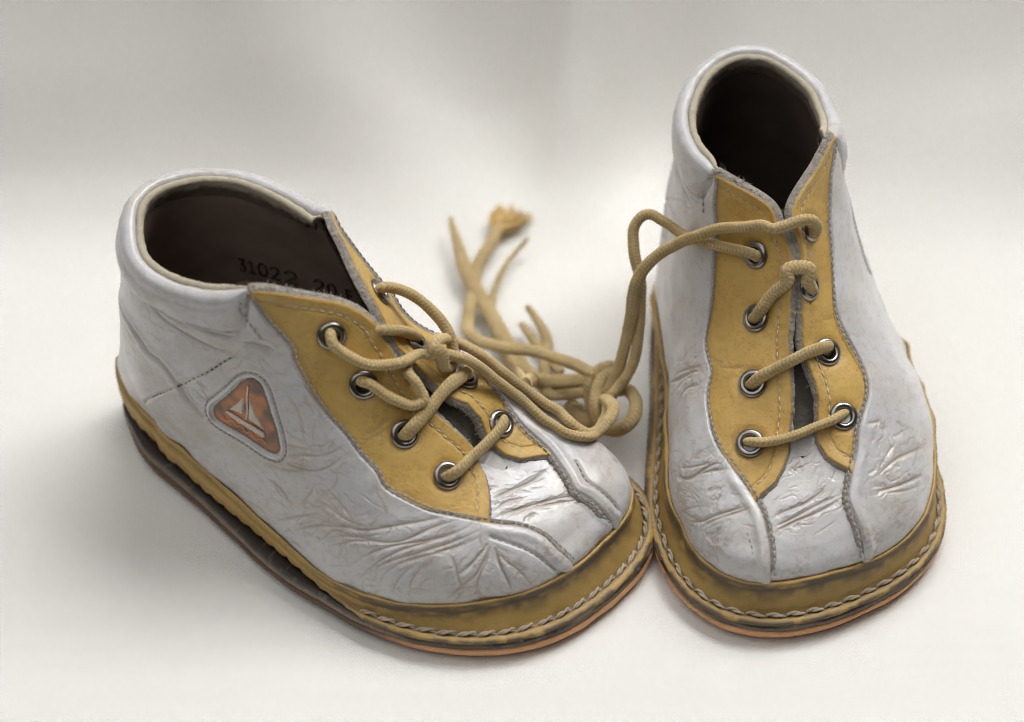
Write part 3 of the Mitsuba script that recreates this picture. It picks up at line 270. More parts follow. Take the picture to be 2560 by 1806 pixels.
def panel(B, poly, hfun, step=.5, holes=(), thick=1.6, bevel=.2):
    """Fine mesh over a polygon of the (u, v) plane. Returns the top (vertices, faces), its (u, v), distance to the edge, and the cut edges (vertices, faces)."""
    loops = [dense(poly, step, True)] + [np.asarray(h) for h in holes]
    pg = Polygon(loops[0]*SC, [l*SC for l in loops[1:]])
    if not pg.is_valid:
        pg = pg.buffer(0)
        if pg.geom_type != 'Polygon':
            pg = max(pg.geoms, key=lambda g: g.area)
        loops = [resample(np.array(pg.exterior.coords)[:-1], step, True)/SC] + [np.array(r.coords)[:-1]/SC for r in pg.interiors]
    x0, y0, x1, y1 = pg.bounds
    xs, ys = np.arange(x0, x1, step), np.arange(y0, y1, step*.87)
    gx_, gy_ = np.meshgrid(xs, ys); gx_ = gx_ + (np.arange(len(ys)) % 2)[:, None]*step*.5
    pts = np.c_[gx_.ravel(), gy_.ravel()]
    inner = pg.buffer(-step*.45)
    pts = pts[shapely.contains_xy(inner, pts[:, 0], pts[:, 1])]
    bd = np.vstack(loops)*SC
    allp = np.vstack([bd, pts])
    tri = Delaunay(allp).simplices
    c = allp[tri].mean(1)
    tri = tri[shapely.contains_xy(pg, c[:, 0], c[:, 1])]
    a, b, d = allp[tri[:, 0]], allp[tri[:, 1]], allp[tri[:, 2]]
    area = (b[:, 0]-a[:, 0])*(d[:, 1]-a[:, 1])-(b[:, 1]-a[:, 1])*(d[:, 0]-a[:, 0])
    tri = np.where((area < 0)[:, None], tri[:, [0, 2, 1]], tri)[np.abs(area) > 1e-4]
    uv = allp/SC
    P0 = B.at(uv)
    bd3 = B.at(bd/SC)
    d3 = cKDTree(bd3).query(P0)[0]
    h = hfun(uv, P0, d3)
    V = B.at(uv, 0) + B.N(uv[:, 0], uv[:, 1])*h[:, None]
    # outward orientation
    f = tri
    n = np.cross(V[f[:, 1]]-V[f[:, 0]], V[f[:, 2]]-V[f[:, 0]])
    if (n*B.N(uv[f[:, 0], 0], uv[f[:, 0], 1])).sum() < 0:
        f = f[:, [0, 2, 1]]
    edges, o = [], 0
    for l in loops:
        k = len(l); top = V[o:o+k]; nn = B.N(l[:, 0], l[:, 1])
        out = unit(np.cross(unit(np.roll(top, -1, 0)-np.roll(top, 1, 0)), nn))
        # outward = away from the material: find by sampling
        sgn = 1.
        cand = B.at(l)+out*.6
        inside_d = cKDTree(P0).query(cand)[0]; alt_d = cKDTree(P0).query(B.at(l)-out*.6)[0]
        sgn = np.where(inside_d > alt_d, 1., -1.)[:, None]
        sgn = np.sign(np.median(sgn)) if np.median(sgn) != 0 else 1.
        out = out*sgn
        jit = (nz(top, .55, 2, 3)-.5)[:, None]
        rows = np.stack([top-nn*.02, top-nn*thick*.22+out*(bevel*.5+(.2+.3*bevel)*jit), top-nn*thick*.55+out*(bevel*.95+(.25+.5*bevel)*jit), top-nn*thick+out*bevel*.9], 1)
        edges.append((rows.reshape(-1, 3), grid_faces(k, 4, True, False))); o += k
    return (V, f), uv, d3, edges

def crease_set(B, creases, n, seed):
    """The drawn creases and n finer ones that run with them, as one cloud of points with a depth and a width each."""
    rng = np.random.default_rng(seed)
    pts, amp, wid, drt = [], [], [], []
    def add(line, a, w, d):
        q = spline(line, .3)/SC
        c = B.at(q)
        k = len(c); s = np.linspace(0, 1, k)
        f = np.clip(np.minimum(s, 1-s)*3.2, 0, 1)**.8*(.45+1.1*nz(c, 4., 2, 7))
        pts.append(c); amp.append(a*f); wid.append(np.full(k, w)); drt.append(np.clip(d*f, 0, 1))
    lines = [np.asarray(l)*SC for l, a in creases]
    for l, (_, a) in zip(lines, creases):
        add(l, a*.75, .27, .35+1.5*a)
    lens = np.array([np.linalg.norm(np.diff(l, axis=0), axis=1).sum() for l in lines]); lens = np.minimum(lens, 30)
    for _ in range(n):
        l = lines[rng.choice(len(lines), p=lens/lens.sum())]
        q = spline(l, .5); k = rng.integers(0, len(q)-1)
        t = unit(q[min(k+1, len(q)-1)]-q[max(k-1, 0)]); nn = np.array([-t[1], t[0]])
        c = q[k]+t*rng.normal(0, 3)+nn*rng.normal(0, 3.6)
        an = rng.normal(0, .34); d = t*math.cos(an)+nn*math.sin(an); e = np.array([-d[1], d[0]])
        L = rng.uniform(2.5, 10.); bow = rng.normal(0, .12)*L
        x = np.linspace(-.5, .5, 5)
        w = rng.normal(0, .05*L, 5)
        a = rng.uniform(.05, .20)
        add(c+x[:, None]*L*d+((.25-x**2)*4*bow*.5+w)[:, None]*e, a, rng.uniform(.16, .24), rng.uniform(.25, .85))
    P = np.vstack(pts)
    return cKDTree(P), np.concatenate(amp), np.concatenate(wid), np.concatenate(drt)
def crease_field(cs, P):
    tree, amp, wid, drt = cs
    d, i = tree.query(P, k=8, distance_upper_bound=3.2)
    ok = np.isfinite(d); i = np.where(ok, i, 0); d = np.where(ok, d, 9.)
    a, w = amp[i], wid[i]
    val = (a*np.exp(-(d/w)**2)).max(1); sh = (a*np.exp(-((d-w*3.4)/(w*2.6))**2)).max(1)
    fold = (np.where(a > .2, a, 0)*np.exp(-(d/1.15)**2)).max(1)
    return -.85*val+.09*sh-.75*fold, (drt[i]*np.exp(-(d/(w*1.2))**2)).max(1)

WHITE, YEL, BAND, GREY = np.array([.438, .43, .431]), np.array([.455, .295, .085]), np.array([.31, .20, .062]), np.array([.20, .18, .155])
DIRT = np.array([.25, .185, .125])

def dashes(path, nrm, length, gap, r, seed=0, lift=0., sides=5, twist=False):
    s = np.r_[0, np.cumsum(np.linalg.norm(np.diff(path, axis=0), axis=1))]
    out, a = [], .2
    while a+length < s[-1]:
        t = np.linspace(a, a+length, 6)
        p = np.stack([np.interp(t, s, path[:, k]) for k in range(3)], 1)
        n = np.stack([np.interp(t, s, nrm[:, k]) for k in range(3)], 1) if len(nrm) == len(path) else None
        p = p + n*(lift-(np.abs(np.linspace(-1, 1, 6))**3)[:, None]*r*1.3)
        out.append(tube(p, r*np.array([.7, 1, 1.05, 1.05, 1, .7]), sides))
        a += length+gap
    return out
def seam(B, uv, h, off, length, gap, r, lift=0.):
    """Stitches along a (u, v) line, shifted sideways on the surface by off millimetres."""
    q = spline(np.asarray(uv, float)*SC, .25)/SC
    p = B.at(q, h); n = B.N(q[:, 0], q[:, 1])
    side = unit(np.cross(n, unit(np.gradient(p, axis=0))))
    p = p+side*off
    keep = resample(np.c_[p, n], .12)
    return dashes(keep[:, :3], unit(keep[:, 3:]), length, gap, r, lift=lift)

def build_shoe(root, name, label):
    B = Body(name); F = FEATS[name]; FA = FEATS['A']
    labels[root] = {'label': label, 'category': 'shoe', 'group': 'pair of old toddler shoes'}
    qlat, qmed = np.array(F['qlat']), np.array(F['qmed'])
    if name == 'A':
        qmed = np.vstack([[-.318, .96], [-.308, .90], qmed[2:]])
        elat_tip = [(.083, .946), (.078, .90), (.0836, .784), (.096, .62)]
        emed_tip = [(-.070, .995), (-.048, .975), (-.036, .90), (-.045, .76)]
    else:
        elat_tip = [(.066, .975), (.060, .95), (.058, .852), (.065, .768), (.0719, .695)]
        emed_tip = [(-.095, .985), (-.0807, .96), (-.072, .95), (-.0533, .923), (-.0455, .851), (-.0445, .751), (-.0543, .645)]
    ul, um = qlat[-1][0], qmed[-1][0]
    vcol = lambda u: np.interp(np.mod(u, 1.), [.30, .34, .38, .42, .5, .58, .62, .66, .70], [.755, .76, .80, .815, .79, .79, .77, .745, .74])
    CS = crease_set(B, F['creases'], 380, 17 if name == 'A' else 18)
    # ---- shared relief: creases, and soft lumps where the foot has worn the leather
    def relief(uv, P, d, k=1.):
        hc, dirt = crease_field(CS, P)
        toe = sst(.28, .10, np.abs(uv[:, 0]))
        lump = (nz(P, 9., 2, 21)-.5)*1.3 + (nz(P*[1, 1, 1.6], 4., 1, 22)-.5)*.3*(.4+.6*toe)
        return hc*k+lump*k, .95*dirt
    def tint(base, P, uv, dirt, seed, mott=.07):
        c = base*(1-mott+2*mott*nz(P, 7., 3, seed))[:, None]
        c = c*(1-.10*sst(.5, .75, nz(P, 1.3, 2, seed+1)))[:, None]
        c = c*(1-(1-np.array([.93, .86, .75]))*(.5*sst(.42, .72, nz(P, 11., 3, seed+5)))[:, None])
        return lerp(c, DIRT*1.1, (np.clip(dirt, 0, 1)*.75)[:, None])  # dirt mask; for the collar it also holds painted fold shade
    # ---- vamp (white toe piece)
    vp = [(.17, -.03), (.17, .5), (.15, .8), (.13, 1.), (-.13, 1.), (-.15, .8), (-.17, .5), (-.17, -.03)]
    poly = []
    for a, b in zip(vp, vp[1:]+vp[:1]):
        poly += [np.array(a)+(np.array(b)-a)*t for t in np.linspace(0, 1, 12)[:-1]]
    def hv(uv, P, d):
        hv.h, hv.d = relief(uv, P, d); return .25+hv.h*.9+1.25*sst(.32, .04, uv[:, 1])
    (V, f), uv, d, ed = panel(B, poly, hv, .29)
    scuff = sst(.45, .66, nz(V, .9, 3, 41))*sst(.40, .1, uv[:, 1])*sst(.46, .6, nz(V, 6., 2, 42))
    c = tint(WHITE*1.04, V, uv, np.maximum(hv.d, .55*scuff), 50)
    put(root+'__vamp', V, f, 'white_leather', c)
    # ---- eyestays (yellow)
    pads = {}
    for side, key, sgn in (('L', root+'__eyestay', 1), ('M', root+'__eyestay_001', -1)):
        edge = qlat if side == 'L' else qmed
        u0 = edge[0][0]
        top = [(u, 1.0) for u in np.linspace(u0-sgn*.000, sgn*(.105 if name == 'B' or side == 'M' else .10), 40)]
        if side == 'M' and name == 'A':
            top = [(u, 1.0) for u in np.linspace(u0, -.09, 40)]
        inner = top + (elat_tip if side == 'L' else emed_tip)
        e = dense(edge, 2.)
        vt = inner[-1]
        e = e[np.abs(e[:, 0]) > abs(vt[0])-.004] if True else e
        under = e.copy(); under[:, 1] -= .055
        under[:, 1] = np.maximum(under[:, 1], .1)
        poly = np.vstack([inner, under[::-1]])
        holes = []
        for u, v in F['eye'+side]:
            c0 = B.S(u, v); e1 = B.S(u+.002, v)-c0; e2 = B.S(u, v+.01)-c0
            k = np.linspace(0, 2*math.pi, 28, endpoint=False); r = 2.1
            G2 = np.array([[e1@e1, e1@e2], [e1@e2, e2@e2]])/np.array([[4e-6, 2e-5], [2e-5, 1e-4]])
            L = np.linalg.cholesky(np.linalg.inv(G2))
            holes.append(np.c_[np.cos(k), np.sin(k)]@L.T*r+[u, v])
        free = B.at(dense(np.array(inner), .8))
        kt = cKDTree(free)
        ey = B.at(np.array(F['eye'+side])); ke = cKDTree(ey)
        def he(uv, P, d):
            hc, dirt = relief(uv, P, d, .55)
            fe = kt.query(P)[0]; de = ke.query(P)[0]
            h = 1.0+hc+.55*np.exp(-(fe/2.5)**2)-.28*np.exp(-((fe-3.1)/.35)**2)
            h -= .45*np.exp(-(np.maximum(de-3.0, 0)/1.3)**2)
            r = .5; h -= np.where(d < r, r*(1-np.sqrt(np.clip(1-(1-d/r)**2, 0, 1))), 0)
            he.d, he.fe, he.de = dirt, fe, de
            return h
        (V, f), uv, d, ed = panel(B, poly, he, .4, holes, 1.9, .85)
        c = tint(YEL, V, uv, np.maximum(he.d*.5, .35*np.exp(-(he.fe/.5)**2)), 60, .06)
        c = lerp(c, c*[.72, .66, .6], (np.clip(sst(.6, .8, nz(V, 4., 3, 64))*.25+.75*np.exp(-(np.maximum(he.de-3.4, 0)/.9)**2)*nz(V, 2., 2, 65)+.35*np.exp(-(d/1.2)**2), 0, .8))[:, None])
        put(key, V, f, 'yellow_leather', c)
        rg = np.random.default_rng(77); te = ed[0][0].reshape(-1, 4, 3); fr = kt.query(te[:, 0])[0] < 1.
        fib = []
        for j_ in rg.choice(np.nonzero(fr)[0], 110):
            p0 = te[j_, rg.integers(1, 4)]; dr_ = unit(te[j_, 2]-te[j_].mean(0)+te[j_, 1]-te[j_, 0]+rg.normal(0, .5, 3))
            L_ = rg.uniform(.25, .8); bend = rg.normal(0, .3, 3)
            fib.append(tube(np.stack([p0+dr_*L_*t+bend*t*t for t in (0, .33, .66, 1.)]), [.09, .08, .07, .05], 4))
        v, f = join(ed[:1]+fib)
        put(key+'__cut_edge', v, f, 'raw_leather', lerp(GREY*.7, GREY*1.9, nz(v, .9, 3, 9)[:, None]))
        labels[key+'__cut_edge'] = {'label': 'frayed grey raw edge of the yellow leather'}
        # eyelets
        pro = np.array([(1.85, -1.3), (1.85, -.1), (1.95, .25), (2.2, .5), (2.6, .58), (3.0, .48), (3.35, .22), (3.5, -.1), (3.45, -.35)])
        for i, (u, v) in enumerate(F['eye'+side]):
            cc = B.S(u, v, 1.05); n = B.N(u, v); t1 = unit(np.cross(n, [0, 0, 1.])); t2 = np.cross(n, t1)
            k = np.linspace(0, 2*math.pi, 40, endpoint=False)
            P = cc+pro[:, 0][:, None, None]*(np.cos(k)[None, :, None]*t1+np.sin(k)[None, :, None]*t2)+pro[:, 1][:, None, None]*n
            put(key+'__eyelet'+('_%03d' % i if i else ''), P.reshape(-1, 3), grid_faces(len(pro), 40, False, True), 'dull_metal', [.5, .5, .5])
        # stitches along the free edge
        path = np.array(inner)
        path = path[(np.abs(path[:, 0]) < abs(u0)-.01)]
        pads[side] = seam(B, path, 1.0, 2.9*(-sgn)*B.mir, 1.5, .65, .2, .06)
    v, f = join(pads['L']+pads['M'])
    put(root+'__eyestay_stitching', v, f, 'thread', [.42, .37, .29])
    labels[root+'__eyestay_stitching'] = {'kind': 'stuff'}
    # ---- quarters (white sides)
    seams, dark = [], []
    emb = np.array(FA['emb']) + (0 if name == 'A' else np.array([.012, .0]))
    eloop = spline(emb*SC, .5, True)/SC
    embl3 = B.at(eloop)
    kd_emb = cKDTree(embl3)
    for side, key, sgn in (('L', root+'__quarter', 1), ('M', root+'__quarter_001', -1)):
        edge = np.array(qlat if side == 'L' else qmed)
        e = spline(edge*SC, .8)/SC
        e = e[e[:, 1] > -.03]
        heel = sgn*.5
        ucs = np.linspace(heel, edge[0][0], 40)
        colr = np.c_[ucs, vcol(ucs)+.05]
        colr = colr[np.abs(colr[:, 0]) > abs(edge[0][0])+.002]
        i0 = int(np.argmin(np.abs(e[:, 1]-vcol(edge[0][0])-.03))) if False else 0
        base = np.c_[np.linspace(e[-1][0], heel, 150), np.full(150, -.04)]
        poly = np.vstack([colr, e, base])
        e3 = B.at(e); ke = cKDTree(e3)
        st3 = cKDTree(B.at(spline(np.array(F['vampst' if side == 'L' else 'vampst2'])*SC, .4)/SC))
        cst = None
        if side == 'L' or True:
            cl = np.array(FA['counter'])*([1, 1] if side == 'L' else [-1, 1])
            cst = cKDTree(B.at(spline(cl*SC, .4)/SC))
            sl = np.array(FA['side'])*([1, 1] if side == 'L' else [-1, 1])
            sst3 = cKDTree(B.at(spline(sl*SC, .4)/SC))
        def hq(uv, P, d):
            hc, dirt = relief(uv, P, d)
            de, ds = ke.query(P)[0], st3.query(P)[0]
            h = 1.75+hc*.85-.7*sst(-.01, .03, uv[:, 1]-vcol(uv[:, 0]))*sst(0, .015, np.abs(uv[:, 0])-abs(edge[0][0])-.004)
            front = sst(.12, .09, np.abs(uv[:, 0]))
            h += front*(.55*np.exp(-((de-1.6)/1.1)**2)) - .6*np.exp(-(ds/.45)**2)
            dc, dS = cst.query(P)[0], sst3.query(P)[0]
            h += -.5*np.exp(-(dc/.7)**2)+.35*np.exp(-((dc-1.7)/1.2)**2)
            h += -.35*np.exp(-(dS/.4)**2)
            if side == 'L':
                dm = kd_emb.query(P)[0]; inside = shapely.contains_xy(Polygon(eloop*SC), uv[:, 0]*LU, uv[:, 1]*LV)
                sd = np.where(inside, -dm, dm)
                h = np.where(sd < 3, lerp(h, 1.9, sst(3, 0, sd)), h)
                h -= .9*sst(.1, -.6, sd)+.35*np.exp(-((sd-.9)/.4)**2)
            r = .55; h -= np.where(d < r, r*(1-np.sqrt(np.clip(1-(1-d/r)**2, 0, 1))), 0)
            hq.d = np.maximum(np.maximum(dirt, .5*np.exp(-(ds/.3)**2)), np.maximum(.45*np.exp(-(dc/.5)**2), .5*np.exp(-(dS/.3)**2)))
            hq.de = de
            return h
        (V, f), uv, d, ed = panel(B, poly, hq, .29, (), 1.35, 1.55)
        rub = np.maximum(sst(.6, .8, nz(V, 2.2, 3, 71))*.45, .38*sst(.42, .7, nz(V, 9., 3, 72)))*sst(.30, .42, np.abs(uv[:, 0]))
        scuff = sst(.42, .66, nz(V, .9, 3, 43))*sst(.14, .06, np.abs(uv[:, 0]))*sst(.6, .2, uv[:, 1])*sst(.42, .6, nz(V, 6., 2, 44))*.8
        c = tint(WHITE, V, uv, np.maximum(np.maximum(hq.d, rub), scuff), 70)
        put(key, V, f, 'white_leather', c)
        # only the cut edge that shows: along the front
        v, f = ed[0]; top = v.reshape(-1, 4, 3)[:, 0]
        near = ke.query(top)[0] < 2.6
        ring = grid_faces(len(top), 4, True, False); keepf = near[ring//4].all(1)
        put(key+'__cut_edge', v, ring[keepf], 'raw_leather', lerp(GREY*.6, GREY*2.3, nz(v, .8, 3, 10)[:, None]))
        labels[key+'__cut_edge'] = {'label': 'grey raw edge where white leather overlaps the yellow'}
        seams += seam(B, edge, 1.75, 1.0*sgn*B.mir, 1.2, .45, .22, .08)
        seams += seam(B, F['vampst' if side == 'L' else 'vampst2'], 1.5, 0, 1.0, .6, .16, .0)
        if (side == 'L') == (name == 'A'):
            seams += seam(B, F['cend'], 1.9, 0., 1.0, .7, .18, .05)
        if side == 'L':
            dark += seam(B, sl, 1.6, 0, 1.0, .8, .2, .0)
            em = np.vstack([eloop, eloop[:1]])
            seams += seam(B, em, 1.75, .9*B.mir, .8, .5, .16, .02)
    v, f = join(seams)
    put(root+'__seam_stitching', v, f, 'thread', [.27, .255, .25])
    v, f = join(dark)
    put(root+'__side_stitching', v, f, 'thread', [.10, .085, .07])
    labels[root+'__seam_stitching'] = {'kind': 'stuff'}; labels[root+'__side_stitching'] = {'kind': 'stuff', 'label': 'dark stitches across the side seam'}
    # ---- emblem
    sc = .985
    cen = eloop.mean(0); inner = cen+(eloop-cen)*sc
    def hm(uv, P, d):
        return .75+.3*sst(0, 1., d)+.1*(nz(P, 1.5, 2, 81)-.5)
    (V, f), uv, d, ed = panel(B, inner, hm, .35, (), .6)
    c = lerp([.085, .042, .02], [.36, .12, .028], (sst(.3, .72, nz(V, 3.4, 2, 82))*sst(.6, 1.9, d))[:, None]); c = lerp([.15, .14, .12], c, sst(.35, .8, d)[:, None])
    put(root+'__emblem', V, f, 'resin', c)
    labels[root+'__emblem'] = {'label': 'orange triangular badge with a raised sailing boat'}
    v, f = tube(B.at(eloop, 1.72), .33, 8, True, up=B.N(eloop[:, 0], eloop[:, 1]))
    put(root+'__emblem__frame', v, f, 'white_leather', WHITE*1.1)
    off = emb.mean(0)-np.array(FA['emb']).mean(0)
    def relief_shape(key, loop, hgt, col, rnd=.3):
        l = np.asarray(loop)+off
        (V, f), uv, d, ed = panel(B, l, lambda uv, P, d: 1.0+hgt*sst(0, rnd, d), .22, (), .8)
        put(key, V, f, 'resin', col)
    tan = np.array([.44, .36, .30])
    relief_shape(root+'__emblem__sail', FA['sail1'], .4, tan)
    relief_shape(root+'__emblem__sail_001', FA['sail2'], .4, tan)
    put(root+'__emblem__mast', *tube(B.at(spline(np.array(FA['mast'])*SC, .3)/SC+off, 1.35), .22, 8), 'resin', tan*1.1)
    put(root+'__emblem__hull', *tube(B.at(spline(np.array(FA['hull'])*SC, .3)/SC+off, 1.3), .62*np.interp(np.linspace(0, 1, len(spline(np.array(FA['hull'])*SC, .3))), [0, .25, 1], [.45, 1, 1]), 10), 'resin', tan*1.1)
    put(root+'__emblem__wave', *tube(B.at(spline(np.array(FA['wave'])*SC, .3)/SC+off, 1.12), .25, 8), 'resin', [.42, .19, .07])
    # ---- padded collar
    ua, ub = F_END[name]
    uu = np.linspace(ua, ub, 420)
    fade = sst(0, .022, uu-ua)*sst(0, .022, ub-uu)
    S1, N1 = B.S(uu, 1.), B.N(uu, 1.); Up = B.dV(uu, 1.); lv = np.linalg.norm(Up, axis=1); Up = unit(Up)
    r = .6+2.4*fade
    v1 = 1-r/lv; v0 = vcol(uu)
    rows = []
    for k in np.linspace(0, 1, 30):
        v = v0+(v1-v0)*k
        puff = 1.7+(r-.6)*.62*(np.sin(math.pi*min(1, k*.9))**.7)-1.0*(1-sst(0, .10, k))-.55*np.exp(-((k-.2)/.05)**2)
        rows.append(B.S(uu, v, lerp(.55, puff, sst(0, .012, np.minimum(uu-ua, ub-uu)))))
    last = rows[-1]
    cen = S1-Up*r[:, None]-N1*(r-1.5)[:, None]*.1
    rx = np.maximum(((last-cen)*N1).sum(1), .3)
    for a in np.linspace(0, math.pi*.74, 18)[1:]:
        rr = np.where(a < math.pi/2, rx, r*.62)
        rows.append(cen+N1*(math.cos(a)*rr)[:, None]+Up*(math.sin(a)*r)[:, None])
    rows.append(rows[-1]-Up*1.0-N1*.15)
    Rw = np.stack(rows, 1)
    n_, m_ = Rw.shape[:2]
    flat = Rw.reshape(-1, 3)
    nn = np.cross(np.gradient(Rw, axis=1), np.gradient(Rw, axis=0)); nn = unit(nn)*B.mir
    if (nn[:, 20]*N1).sum() < 0: nn = -nn
    wr = (nz(flat, 6., 3, 90)-.5)*.8 + (np.abs(nz(flat*[1, 1, .5], 1.7, 2, 91)-.5)-.2)*-.22
    hc, dirt = crease_field(CS, flat)
    V = flat + nn.reshape(-1, 3)*(wr+hc*.8)[:, None]
    ff = grid_faces(n_, m_)
    kc = np.tile(np.arange(m_), n_)
    c = tint(WHITE*.98, V, None, np.maximum(np.maximum(dirt, .3*sst(.6, .8, nz(V, 3., 3, 95))), np.maximum(.6*(kc < 3), .55*((kc == 6) | (kc == 5)))*(.5+nz(V, 2., 2, 94))), 92)  # crease dirt, plus seam and fold rows painted dark as fold shade
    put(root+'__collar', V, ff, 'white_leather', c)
    labels[root+'__collar'] = {'label': 'padded white collar round the ankle opening'}
    # ---- lining
    li = Rw[:, -1]
    bead = .95*(.35+.65*fade)
    bc = li+Up*.75-N1*(bead*.9)[:, None]
    rows = [bc+N1*(math.cos(a)*bead)[:, None]+Up*(math.sin(a)*bead)[:, None] for a in np.linspace(-.3, math.pi, 9)]
    for k in np.linspace(0, 1, 8)[1:]:
        rows.append(rows[8]-Up*(k*4.6)+N1*(.5*k))
    Rl = np.stack(rows, 1); kb = Rl.shape[1]
    fl = Rl.reshape(-1, 3)
    fl = fl+(nz(fl, 1.2, 2, 96)-.5)[:, None]*.35*N1.repeat(kb, 0)
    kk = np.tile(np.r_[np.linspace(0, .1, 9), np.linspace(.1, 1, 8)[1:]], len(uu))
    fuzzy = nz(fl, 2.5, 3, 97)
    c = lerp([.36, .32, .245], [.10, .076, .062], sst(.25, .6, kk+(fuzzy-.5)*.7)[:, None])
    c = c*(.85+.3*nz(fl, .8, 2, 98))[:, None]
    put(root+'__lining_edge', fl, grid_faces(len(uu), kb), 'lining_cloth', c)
    labels[root+'__lining_edge'] = {'label': 'worn beige strip of lining inside the collar'}
    us = np.linspace(0, 1, 361); vs = np.linspace(.0, 1., 50)
    U, Vv = np.meshgrid(us, vs, indexing='ij')
    vmax = np.where((us > ua+.01) & (us < ub-.01), 1-4.2/np.interp(us, uu, lv, period=1.0), .992)
    Vv = Vv*vmax[:, None]
    hh = -1.9-np.where(((us > ua) & (us < ub))[:, None], .9, 0)*sst(.3, .9, Vv)
    P = B.S(U, Vv, hh)
    c = lerp([.20, .15, .122], [.11, .083, .068], nz(P.reshape(-1, 3), 6., 3, 99)[:, None])*(1. if name == 'A' else .42)  # second shoe's lining painted darker, standing in for interior shade
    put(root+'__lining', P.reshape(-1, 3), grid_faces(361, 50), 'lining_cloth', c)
    # ---- insole with the printed size
    ring = B.S(us[:-1], .0, -1.9); ring[:, 2] = 9.5
    mid = ring.mean(0); ax = B.warp(np.array([[20., 0, 9.5], [105., 0, 9.5]])); ax[:, 2] = 9.5
    tt = np.clip(((ring-ax[0])@(ax[1]-ax[0]))/((ax[1]-ax[0])@(ax[1]-ax[0])), 0, 1)
    foot = ax[0]+tt[:, None]*(ax[1]-ax[0])
    ks = np.linspace(0, 1, 12)
    P = foot[:, None]+(ring-foot)[:, None]*ks[None, :, None]; P[..., 2] += .8*ks**4*2
    put(root+'__insole', P.reshape(-1, 3), grid_faces(360, 12, True, False), 'lining_cloth', lerp([.34, .235, .18], [.24, .165, .13], nz(P.reshape(-1, 3), 8., 3, 101)[:, None])*(.8 if name == 'A' else .3))  # insole colour also lowered in the second shoe for interior shade
    if name == 'A':
        tm = meshkit.text_mesh('31022  20  F', 5.0, .12)
        pv = np.array(tm.vertices); tx = np.array(TEXT); t = pv[:, 0]/tm.bounds[1][0]*(len(tx)-1)
        tu, tv = np.interp(t, range(len(tx)), tx[:, 0]), np.interp(t, range(len(tx)), tx[:, 1])
        tv = tv+pv[:, 1]/np.linalg.norm(B.dV(tu, tv), axis=1)
        pv = B.S(tu, tv, -2.0-.9*sst(.3, .9, tv/(1-4.2/60.))-.12-pv[:, 2])
        put(root+'__lining__print', pv, tm.faces, 'lining_cloth', lerp([.022, .018, .016], [.075, .058, .048], sst(.35, .7, nz(pv, 2.2, 3, 106))[:, None]), smooth=False)
        labels[root+'__lining__print'] = {'label': 'black printed size numbers inside the shoe'}
    # ---- tongue under the slit
    us2 = np.linspace(.022, .262, 60); ts = np.linspace(0, 1, 26)
    low = np.interp(us2, [.02, .07, .085], [.25, .2, -.6]); a, b = B.S(us2, .86, low), B.S(-us2, .86, low)
    low = np.interp(us2, [.02, .07, .085], [.3, .15, -1.5]); ca, cb = B.S(us2, .99, low), B.S(-us2, .99, low)
    pts = np.stack([a, ca, cb, b], 1)
    P = np.stack([np.stack([np.interp(ts, [0, .4, .6, 1], pts[i, :, k]) for k in range(3)], 1) for i in range(60)])
    P[..., 2] -= np.interp(us2, [.07, .085], [0, 1.4])[:, None]
    k = 15; uq = np.repeat(us2, 26).reshape(60, 26)
    put(root+'__vamp__tip', P[:k].reshape(-1, 3), grid_faces(k, 26), 'white_leather', tint(WHITE, P[:k].reshape(-1, 3), None, .5*sst(.05, .08, uq[:k].ravel()), 104))
    P = P[k-1:]
    put(root+'__tongue', P.reshape(-1, 3), grid_faces(len(P), 26), 'raw_leather', lerp([.07, .062, .052], [.13, .118, .10], (nz(P.reshape(-1, 3), 3., 3, 103)*sst(.18, .13, uq[k-1:].ravel()))[:, None]))
    labels[root+'__tongue'] = {'label': 'dark grey tongue showing in the gap between the flaps'}
    # ---- sole: gum outsole, dark worn midsole edge
    ns = 720
    s_ = np.linspace(0, 1, ns, endpoint=False)
    def sole_part(key, prof, cap_top, cap_bot, mat, col):
        rows = []
        for ins, z in prof:
            p = sole0(s_, z, ins); rows.append(B.warp(p)); rows[-1][:, 2] = z
        R_ = np.stack(rows, 1)
        jit = (nz(R_.reshape(-1, 3), 5., 3, 111)-.5).reshape(R_.shape[:2])
        outw = unit(R_[:, 0]-R_[:, 0].mean(0)); 
        R_ = R_+outw[:, None]*jit[..., None]*.5*[1, 1, 0]*np.array([p_[0] < 2 for p_ in prof])[None, :, None]
        v = R_.reshape(-1, 3); f = grid_faces(ns, len(prof), True, False)
        for on, col_i in ((cap_top, len(prof)-1), (cap_bot, 0)):
            if on:
                k = len(v); rr = R_[:, col_i]; tt_ = np.clip(((rr-ax[0])@(ax[1]-ax[0]))/((ax[1]-ax[0])@(ax[1]-ax[0])), 0, 1)
                ft = ax[0]+tt_[:, None]*(ax[1]-ax[0]); ft[:, 2] = rr[:, 2]
                i = np.arange(ns); v = np.vstack([v, ft])
                b0 = i*len(prof)+col_i; b1 = ((i+1) % ns)*len(prof)+col_i
                f = np.vstack([f, np.c_[b0, b1, k+i], np.c_[b1, k+(i+1) % ns, k+i]])
        put(key, v, f, mat, col(v, np.r_[np.tile(np.arange(len(prof)), ns), np.full(len(v)-ns*len(prof), 99)]))
    rear = lambda v: None
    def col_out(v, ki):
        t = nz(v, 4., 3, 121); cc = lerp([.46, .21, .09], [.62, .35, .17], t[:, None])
        cc = lerp(cc, [.13, .075, .045], (sst(.55, .8, nz(v, 2., 3, 122))*.5)[:, None]); xl = (v-ax[0])@unit(ax[1]-ax[0]); return lerp(cc, [.05, .032, .022], (.9*sst(78, 55, xl))[:, None])  # rear outsole darkened: dirt, plus overhang shadow put into the colour
